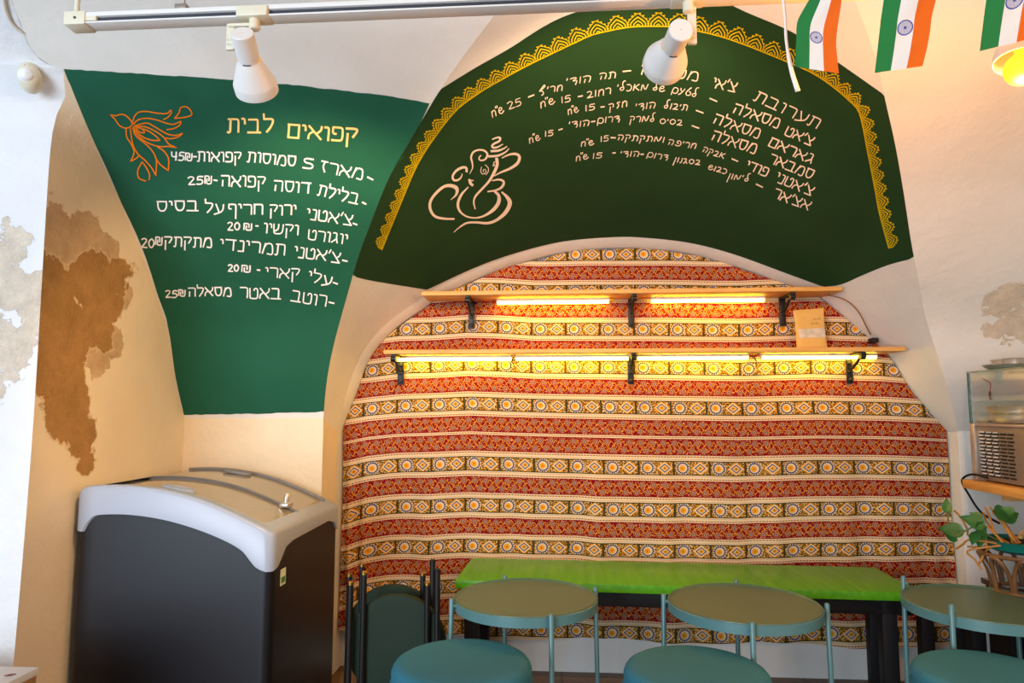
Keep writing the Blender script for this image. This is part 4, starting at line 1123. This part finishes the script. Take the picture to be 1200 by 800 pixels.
def flag(left, right, dep, depr, label, chak):
    """two hanging edges (top to bottom) in the photo at their depths; a paper flag between them"""
    L = smooth_pts(left, 26); R_ = smooth_pts(right, 26)
    bm = bmesh.new(); uvl = bm.loops.layers.uv.new('UVMap'); n = 24; V = []; UV = {}
    wid = np.mean(np.linalg.norm(L - R_, axis=1))
    # arclength along the flag from the bottom, in units of its width
    dls = np.r_[0, np.cumsum(np.linalg.norm(np.diff((L + R_) / 2, axis=0), axis=1))]; mid = (L + R_) / 2
    sc = dls[np.argmin(np.linalg.norm(mid - np.array(chak), axis=1))]
    for j in range(26):
        row = []
        for i in range(n + 1):
            f = i / n; p = L[j] * (1 - f) + R_[j] * f
            yy = dep * (1 - f) + depr * f + .004 * math.sin(f * PI * 2 + j * .25) + .012 * math.sin(j / 25 * PI)
            vt = bm.verts.new(Vector(at_y(p[0], p[1], yy))); row.append(vt); UV[vt] = (f, .5 + (sc - dls[j]) / wid)
        V.append(row)
    for j in range(25):
        for i in range(n):
            fc = bm.faces.new((V[j][i], V[j][i + 1], V[j + 1][i + 1], V[j + 1][i]))
            for l in fc.loops: l[uvl].uv = UV[l.vert]
    me = bpy.data.meshes.new('bunting_flag'); bm.to_mesh(me); bm.free(); me.materials.append(M['flag'])
    me.polygons.foreach_set('use_smooth', [True] * len(me.polygons))
    o = bpy.data.objects.new('bunting_flag', me); C.objects.link(o)
    tag(o, label, 'flag', 'indian flags on a string')
    return o
flag([(958,-24),(950,-4),(941,12),(934,27),(933,50),(931,78)], [(990,-18),(987,-4),(985,10),(980,45),(981,66),(983,86)], 1.22, 1.20, 'creased indian flag hanging over the gold petal border', (953, 43))
flag([(1042,-30),(1037,-8),(1032,24),(1031,34),(1028,60),(1025,85.5)], [(1101,-30),(1098,-6),(1092,19),(1090,36),(1086,58),(1081,77.5)], 1.20, 1.18, 'indian flag with blue wheel against the warm lit vault', (1058.5, 33))
flag([(1163,-50),(1158,-15),(1153,20),(1148,60)], [(1232,-62),(1227,-24),(1219,12),(1213,44)], 1.18, 1.16, 'indian flag above the glowing bulb, cut by the frame', (1191, -1))
sl = [at_y(x, y, 1.21) for x, y in [(900, -40), (960, -26), (990, -20), (1040, -32), (1100, -34), (1165, -52), (1235, -66)]]
tag(MB().tube(smooth_pts(sl, 40), .0012, 6).build('bunting_string', M['wire_white']), 'white string the little flags hang from', 'string')
rb = [(912,-45),(917,-5),(920,20),(921,45),(924,66),(928,85),(935,107)]
P = smooth_pts(rb, 30); wd = np.interp(np.linspace(0, 1, 30), [0, .3, .68, .72, 1], [1.6, 1.7, 1.6, 2.2, 3.0])
m = MB()
rows = []
for i in range(30):
    c0 = P[i]; d = P[min(i + 1, 29)] - P[max(i - 1, 0)]; d = d / np.linalg.norm(d); nn_ = np.array([-d[1], d[0]])
    yy = 1.2 + .004 * math.sin(i * .5); rows.append([at_y(*(c0 + nn_ * wd[i]), yy), at_y(*(c0 - nn_ * wd[i]), yy + .003)])
m.grid(rows)
o = m.build('ribbon', simple('white_ribbon', srgb(236, 228, 224), .6))
so = o.modifiers.new('thickness', 'SOLIDIFY'); so.thickness = .0006
tag(o, 'white ribbon end dangling left of the flags', 'ribbon')

# ------------------------------------------------------------------ motion sensor and cable at the upper left
ctr = on_web(38, 87, 'P', .02); ms = thing('motion_sensor', 'oval cream motion sensor on the white pier', 'sensor')
Q = Matrix.Translation(ctr) @ Matrix.Rotation(math.radians(34), 4, 'Z') @ Matrix.Rotation(PI / 2, 4, 'X') @ Matrix.Rotation(.18, 4, 'Z')
MB().lathe([(1, -.02), (1, .004), (.93, .018), (.7, .030), (.35, .036), (.02, .038)], 40, Q @ Matrix.Diagonal((.031, .041, 1, 1)), cap0=True).build('housing', M['cream_plastic'], ms)
MB().lathe([(.0205, .020), (.019, .034), (.012, .042), (.001, .045)], 30, Q @ Matrix.Translation((-.007, -.005, 0)) @ Matrix.Diagonal((1.05, 1.0, 1, 1))).build('lens', simple('white_lens', srgb(238, 240, 242), .35), ms)
MB().box((-.008, .022, .026), (.006, .024, .032), .0005, mat=Q).build('slot', M['black_matt'], ms)
base(ms, ctr)
pts = [on_web(x, y, 'A' if y < -50 else 'P', .005) for x, y in [(4, -20), (6, 5), (12, 22), (20, 32), (26, 37)]]
tag(MB().tube(smooth_pts(pts, 24), .004, 8).build('cable', M['wire_white']), 'white cable entering the pier at the upper left corner', 'cable')

# ------------------------------------------------------------------ white topped ledge at lower left
lc = at_z(45.5, 781.5, .45)
lg = thing('low_counter', 'low wooden counter with white top at the lower left corner', 'counter')
M['ply'] = wood('brown_plywood', srgb(150, 112, 72), srgb(176, 136, 92), 1, 1, .6)
MB().box((-2.2, 1.0, .432), (lc[0], lc[1], .45), .001).build('top', simple('worn_white_laminate', srgb(226, 228, 232), .45, 0, .4, .05, 12), lg)
MB().box((-2.19, 1.0, 0), (lc[0] - .002, lc[1] - .004, .432)).build('side_panel', M['ply'], lg)
base(lg, (lc[0], lc[1], 0))
pts = [at_z(5, 791.6, .4525), at_z(12, 790.5, .4525), at_z(19, 789.4, .4525)]
tag(MB().tube(pts, [.001, .0022, .001], 6).build('wood_splinter', simple('dark_red_wood', srgb(120, 60, 56), .7)), 'small reddish splinter lying on the white counter top', 'splinter')

# ------------------------------------------------------------------ right side: shelf, display case, bowls, plant
XC = 1.50
pf = at_x(1137, 497, XC); yfar = pf[1]; ynear = 1.85
zbase_b = at_x(1141, 562, XC)[2]; zbase_t = pf[2]; zg_t = at_x(1137, 437, XC)[2]
sh = thing('wall_shelf', 'wooden shelf carrying the steel and glass display case', 'shelf')
MB().box((XC - .025, ynear - .1, zbase_b - .032), (2.0, yfar + .03, zbase_b), .002).build('board', M['pine_y'], sh)
for yy in (yfar - .11, yfar - .42):
    bk = MB(); bk.box((XC + .05, yy, zbase_b - .062), (2.0, yy + .04, zbase_b - .032), .002); bk.box((1.90, yy, zbase_b - .30), (1.94, yy + .04, zbase_b - .062), .002)
    bk.build('bracket', M['pine'], sh)
base(sh, (1.75, yfar, zbase_b - .03))
dc = thing('display_case', 'glass topped food warmer with grey slotted steel base', 'display case')
m = MB(); xw = 1.96
# slotted front: sheet with a grid of holes
ys0, ys1 = yfar - .045, yfar - .235; nz_, ny_ = 13, 5
m.box((XC + .008, ynear, zbase_b + .006), (xw, yfar, zbase_t), .002)
m.build('steel_base', M['steel_matt'], dc)
sheet = MB(); zlo, zhi = zbase_b + .02, zbase_t - .022
for k in range(nz_):
    for j in range(ny_):
        z0 = zlo + (zhi - zlo) * k / nz_; yq = ys0 + (ys1 - ys0) * j / ny_ + (.006 if k % 2 else 0); L_ = abs(ys1 - ys0) / ny_ - .010
        sheet.tube([(XC + .0075, yq, z0 + .004), (XC + .0075, yq - L_, z0 + .004)], .0034, 6)
sheet.build('vent_slots', M['black_matt'], dc)
glints = MB()  # white slivers added as painted highlights over the left columns of slots
for k in range(nz_):
    for j in range(3):
        z0 = zlo + (zhi - zlo) * k / nz_; yq = ys0 + (ys1 - ys0) * j / ny_ + (.006 if k % 2 else 0); L_ = abs(ys1 - ys0) / ny_ - .010
        glints.tube([(XC + .0045, yq - .003, z0 + .008), (XC + .0045, yq - L_ + .004, z0 + .008)], .0022, 6)
glints.build('slot_highlights', M['white_metal'], dc)
MB().box((XC - .002, yfar - .022, zbase_b + .004), (XC + .009, yfar + .002, zbase_t + .002), .001).build('corner_trim', M['steel'], dc)
MB().box((XC - .001, ynear, zbase_t - .004), (xw, yfar + .001, zbase_t + .004), .001).build('base_lip', M['steel'], dc)
g = MB(); gt = .005
g.box((XC, ynear, zbase_t + .004), (XC + gt, yfar, zg_t)); g.box((XC + gt, yfar - gt, zbase_t + .004), (xw, yfar, zg_t))
g.build('glass_side', M['glass'], dc, smooth=False)
MB().box((XC - .002, ynear, zg_t), (xw, yfar + .002, zg_t + .006)).build('glass_top', glass('green_edge_glass', (.80, .92, .86, 1), 1.0, .03, srgb(110, 150, 130), .25), dc, smooth=False)
MB().box((XC - .001, yfar - .006, zbase_t + .004), (XC + .006, yfar + .001, zg_t), 0).build('glass_edge', simple('green_glass_edge', srgb(58, 92, 80), .2, 0, .6), dc)
base(dc, (1.73, yfar, zbase_b))
def bowl(cx, cy, z, r, h, flare, label, thick=.0012, name='steel_bowl', grp='stainless steel bowls', mat='steel'):
    prof = [(.001, 0), (r * flare * .9, 0), (r * flare, .004), (r * (flare + (1 - flare) * .6), h * .55), (r, h - .002), (r + .003, h), (r, h + .001), (r * (flare + (1 - flare) * .6) - .002, h * .55), (r * flare - .002, .006), (.001, .004)]
    o = MB().lathe(prof, 44, Matrix.Translation((cx, cy, z))).build(name, M[mat], angle=50)
    return tag(o, label, 'bowl', grp)
a = at_x(1191, 431, XC + .10)
bowl(XC + .096, yfar - .10, zg_t + .007, .086, .018, .84, 'wide shallow steel dish on top of the display case')
bowl(XC + .085, yfar - .065, zg_t + .0125, .033, .032, .78, 'small steel cup standing in the shallow dish, left one')
bowl(XC + .080, yfar - .140, zg_t + .0125, .033, .032, .78, 'small steel cup standing in the shallow dish, cut by the frame')
zz = zbase_t + .006
bowl(XC + .098, yfar - .105, zz, .082, .040, .88, 'lower of two nested steel pans inside the display case')
bowl(XC + .098, yfar - .105, zz + .020, .087, .040, .90, 'upper of two nested steel pans inside the display case')
pts = smooth_pts([(XC + .03, yfar - .045, zg_t - .022), (XC + .035, yfar - .075, zg_t - .04), (XC + .022, yfar - .09, zg_t - .075), (XC + .02, yfar - .10, zg_t - .10), (XC + .03, yfar - .115, zbase_t + .070)], 30)
pb = thing('thermometer_probe', 'thin probe with red and black lead inside the glass case', 'thermometer')
MB().tube(pts[:17], .0016, 6).build('lead', M['wire_red'], pb); MB().tube(pts[16:24], .0038, 8).build('handle', M['black_matt'], pb); MB().tube(pts[23:], .0015, 6).build('needle', M['steel'], pb)
base(pb, pts[-1])
MBx = MB().lathe([(.001, 0), (.026, .002), (.032, .010), (.018, .018), (.001, .020)], 24, Matrix.Translation((XC + .032, yfar - .032, zz)) @ Matrix.Diagonal((.8, .8, 1, 1)))
tag(MBx.build('pan_lid', M['steel']), 'little domed steel lid in the far corner of the glass case', 'lid')
pts = smooth_pts([(XC - .004, yfar - .09, zbase_b + .016), (XC - .014, yfar - .03, zbase_b + .022), (XC - .020, yfar + .012, zbase_b + .012), (XC - .022, yfar + .036, zbase_b - .01), (XC + .0, yfar + .045, zbase_b - .05), (XC + .04, yfar + .04, zbase_b - .12), (XC + .10, yfar + .035, zbase_b - .16)], 34)
tag(MB().tube(pts, .004, 8).build('cable', M['black_matt']), 'black power cord of the display case hanging over the wooden shelf', 'cable')

# low dark cabinet, woven stand, planter
cb0 = at_y(1149, 676, 2.62)
cab = thing('low_cabinet', 'low black cabinet with shiny top under the plant', 'cabinet')
zc_ = cb0[2]
MB().box((cb0[0], 1.95, zc_ - .02), (2.0, 2.62, zc_), .002).build('top', simple('black_glossy_top', srgb(60, 62, 70), .12, 0, .6), cab)
MB().box((cb0[0] + .01, 1.96, .04), (1.99, 2.61, zc_ - .02), .002).build('body', M['black_matt'], cab)
for xx in (cb0[0] + .03, 1.95):
    for yy in (1.99, 2.58): MB().tube([(xx, yy, 0), (xx, yy, .042)], .015, 12).build('foot', M['black_matt'], cab)
base(cab, (1.8, 2.3, 0))
pc = Vector((1.70, 2.40, 0)); pz = at_y(1195, 646, 2.40)[2]; pc.x = at_y(1197, 646, 2.40)[0]
ws = thing('woven_stand', 'brown rattan ring stand holding the teal planter', 'plant stand')
M['rattan'] = wood('dark_rattan', srgb(88, 58, 34), srgb(136, 96, 58), 1, 2, .4)
ST0 = zc_ + .006
for k in range(9):
    a0 = 2 * PI * k / 9
    pts = []
    for s_ in np.linspace(-1, 1, 13):
        a = a0 + s_ * .34; rr_ = .085 + .035 * math.cos(s_ * PI / 2) ; zq = ST0 + (pz - ST0 - .012) * (1 - s_ * s_) ** .6
        pts.append((pc.x + rr_ * math.cos(a), pc.y + rr_ * math.sin(a), zq))
    MB().tube(pts, .0065, 8).build('loop', M['rattan'], ws)
for zq, rq in ((ST0 + .004, .088), (pz - .008, .115)):
    MB().tube([(pc.x + rq * math.cos(a), pc.y + rq * math.sin(a), zq) for a in np.linspace(0, 2 * PI, 48, endpoint=False)], .0065, 8, closed=True).build('ring', M['rattan'], ws)
base(ws, (pc.x, pc.y, zc_))
pl_ = thing('planter', 'shallow teal bowl planter with leafy vine and dry twigs', 'plant')
R0 = .105
MB().lathe([(.001, pz), (.075, pz), (.095, pz + .010), (R0, pz + .036), (R0 + .003, pz + .038), (R0 - .003, pz + .038), (.09, pz + .012), (.001, pz + .010)], 48, Matrix.Translation((pc.x, pc.y, 0))).build('pot', simple('teal_glazed_ceramic', srgb(20, 110, 96), .25, 0, .6), pl_)
MB().lathe([(.001, pz + .030), (.05, pz + .029), (.099, pz + .026)], 32, Matrix.Translation((pc.x, pc.y, 0))).build('soil', simple('dark_soil', srgb(40, 32, 24), .95, bump=.5), pl_)
M['twig'] = simple('dry_golden_twig', srgb(186, 128, 58), .5, 0, .3, .15, 20)
M['leaf'] = simple('green_ivy_leaf', srgb(52, 104, 44), .4, 0, .4, .2, 30)
def P3(px, py, y=None): return Vector(at_y(px, py, 2.38 if y is None else y))
twigs = [[(1172, 632), (1157, 612), (1152, 600)], [(1167, 626), (1160, 606), (1154, 594)], [(1184, 628), (1172, 610), (1160, 594)], [(1188, 632), (1176, 612), (1163, 600)], [(1190, 630), (1180, 616), (1172, 604)], [(1141, 632), (1133, 618), (1126, 606), (1118, 598)], [(1170, 640), (1150, 641), (1134, 640)], [(1186, 636), (1194, 628), (1200, 622)], [(1120, 643), (1128, 638), (1138, 632)], [(1150, 667), (1142, 655), (1134, 645)], [(1148, 660), (1154, 648), (1160, 642)], [(1156, 640), (1155, 628), (1156, 616)]]
for k, L in enumerate(twigs):
    yy = 2.40 - .006 * (k % 4); e = P3(*L[0], yy)
    L3 = [P3(*q, yy + (.02 if i else 0)) for i, q in enumerate(L)]
    if k < 8: L3 = [Vector((pc.x - .05 + .012 * k, pc.y - .02 + .01 * (k % 3), pz + .024))] + L3
    else: L3 = [Vector((pc.x - .08, pc.y - .05, pz + .03))] + L3[::-1]
    MB().tube(smooth_pts(L3, 16), .0034, 7).build('twig', M['twig'], pl_)
def leaf(ctr, d, nrm, ln, wd):
    d = Vector(d).normalized(); n = Vector(nrm).normalized(); s_ = d.cross(n).normalized(); n = s_.cross(d)
    m = MB(); rows = []
    for f in np.linspace(0, 1, 9):
        w_ = wd * (math.sin(PI * f ** .7) * (1 - .25 * f) + .02) * (1 if f < 1 else 0.05)
        rows.append([Vector(ctr) + d * (ln * f) + s_ * (w_ * q) + n * (-.18 * wd * (1 - abs(q)) - .12 * ln * f * f) for q in (-1, -.5, 0, .5, 1)])
    m.grid(rows); return m.build('leaf', M['leaf'], pl_, angle=180)
leaves = [((1156, 616), (1126, 604), .06), ((1152, 606), (1136, 600), .05), ((1150, 620), (1150, 644), .05), ((1146, 612), (1158, 630), .05), ((1131, 622), (1100, 618), .055), ((1122, 634), (1106, 622), .05), ((1110, 602), (1110, 582), .03), ((1164, 598), (1190, 606), .06), ((1174, 608), (1196, 600), .06), ((1190, 600), (1172, 594), .05), ((1144, 622), (1140, 640), .04)]
for k, (a, b, w_) in enumerate(leaves):
    yy = 2.34 + .02 * (k % 3); A_, B_ = P3(*a, yy), P3(*b, yy + .015)
    leaf(A_, B_ - A_, (-.2 + .15 * (k % 3), -1, .5), (B_ - A_).length, (B_ - A_).length * (.36 if k != 6 else .3))
vine = smooth_pts([Vector((pc.x - .06, pc.y - .03, pz + .03)), P3(1160, 628, 2.36), P3(1146, 616, 2.35), P3(1131, 622, 2.34), P3(1118, 628, 2.34), P3(1112, 612, 2.34), P3(1110, 600, 2.34)], 34)
MB().tube(vine, .0024, 6).build('stem', simple('green_stem', srgb(84, 104, 50), .6), pl_)
base(pl_, (pc.x, pc.y, pz))
# small dark rack with a wooden plank behind the right table
rk = thing('low_rack', 'low black rack with wooden bottom plank behind the right table', 'rack')
rx0, rx1, ry0, ry1 = 1.36, 1.53, 2.45, 2.82
MB().box((rx0, ry0, .13), (rx1, ry1, .15), .002).build('plank', M['ply'], rk)
m = MB(); m.box((rx0 - .012, ry0, .085), (rx0 + .012, ry1, .128), .002); m.box((rx1 - .012, ry0, .085), (rx1 + .012, ry1, .128), .002); m.build('frame', M['black_matt'], rk)
for xx in (rx0 + .02, rx1 - .03):
    for yy in (ry0, ry1 - .045): MB().box((xx - .02, yy, 0), (xx + .025, yy + .045, .40), .002).build('post', M['black_matt'], rk)
m = MB(); m.box((rx0, ry0, .38), (rx1, ry0 + .03, .40)); m.box((rx0, ry1 - .03, .38), (rx1, ry1, .40)); m.build('top_bar', M['black_matt'], rk)
base(rk, ((rx0 + rx1) / 2, (ry0 + ry1) / 2, 0))
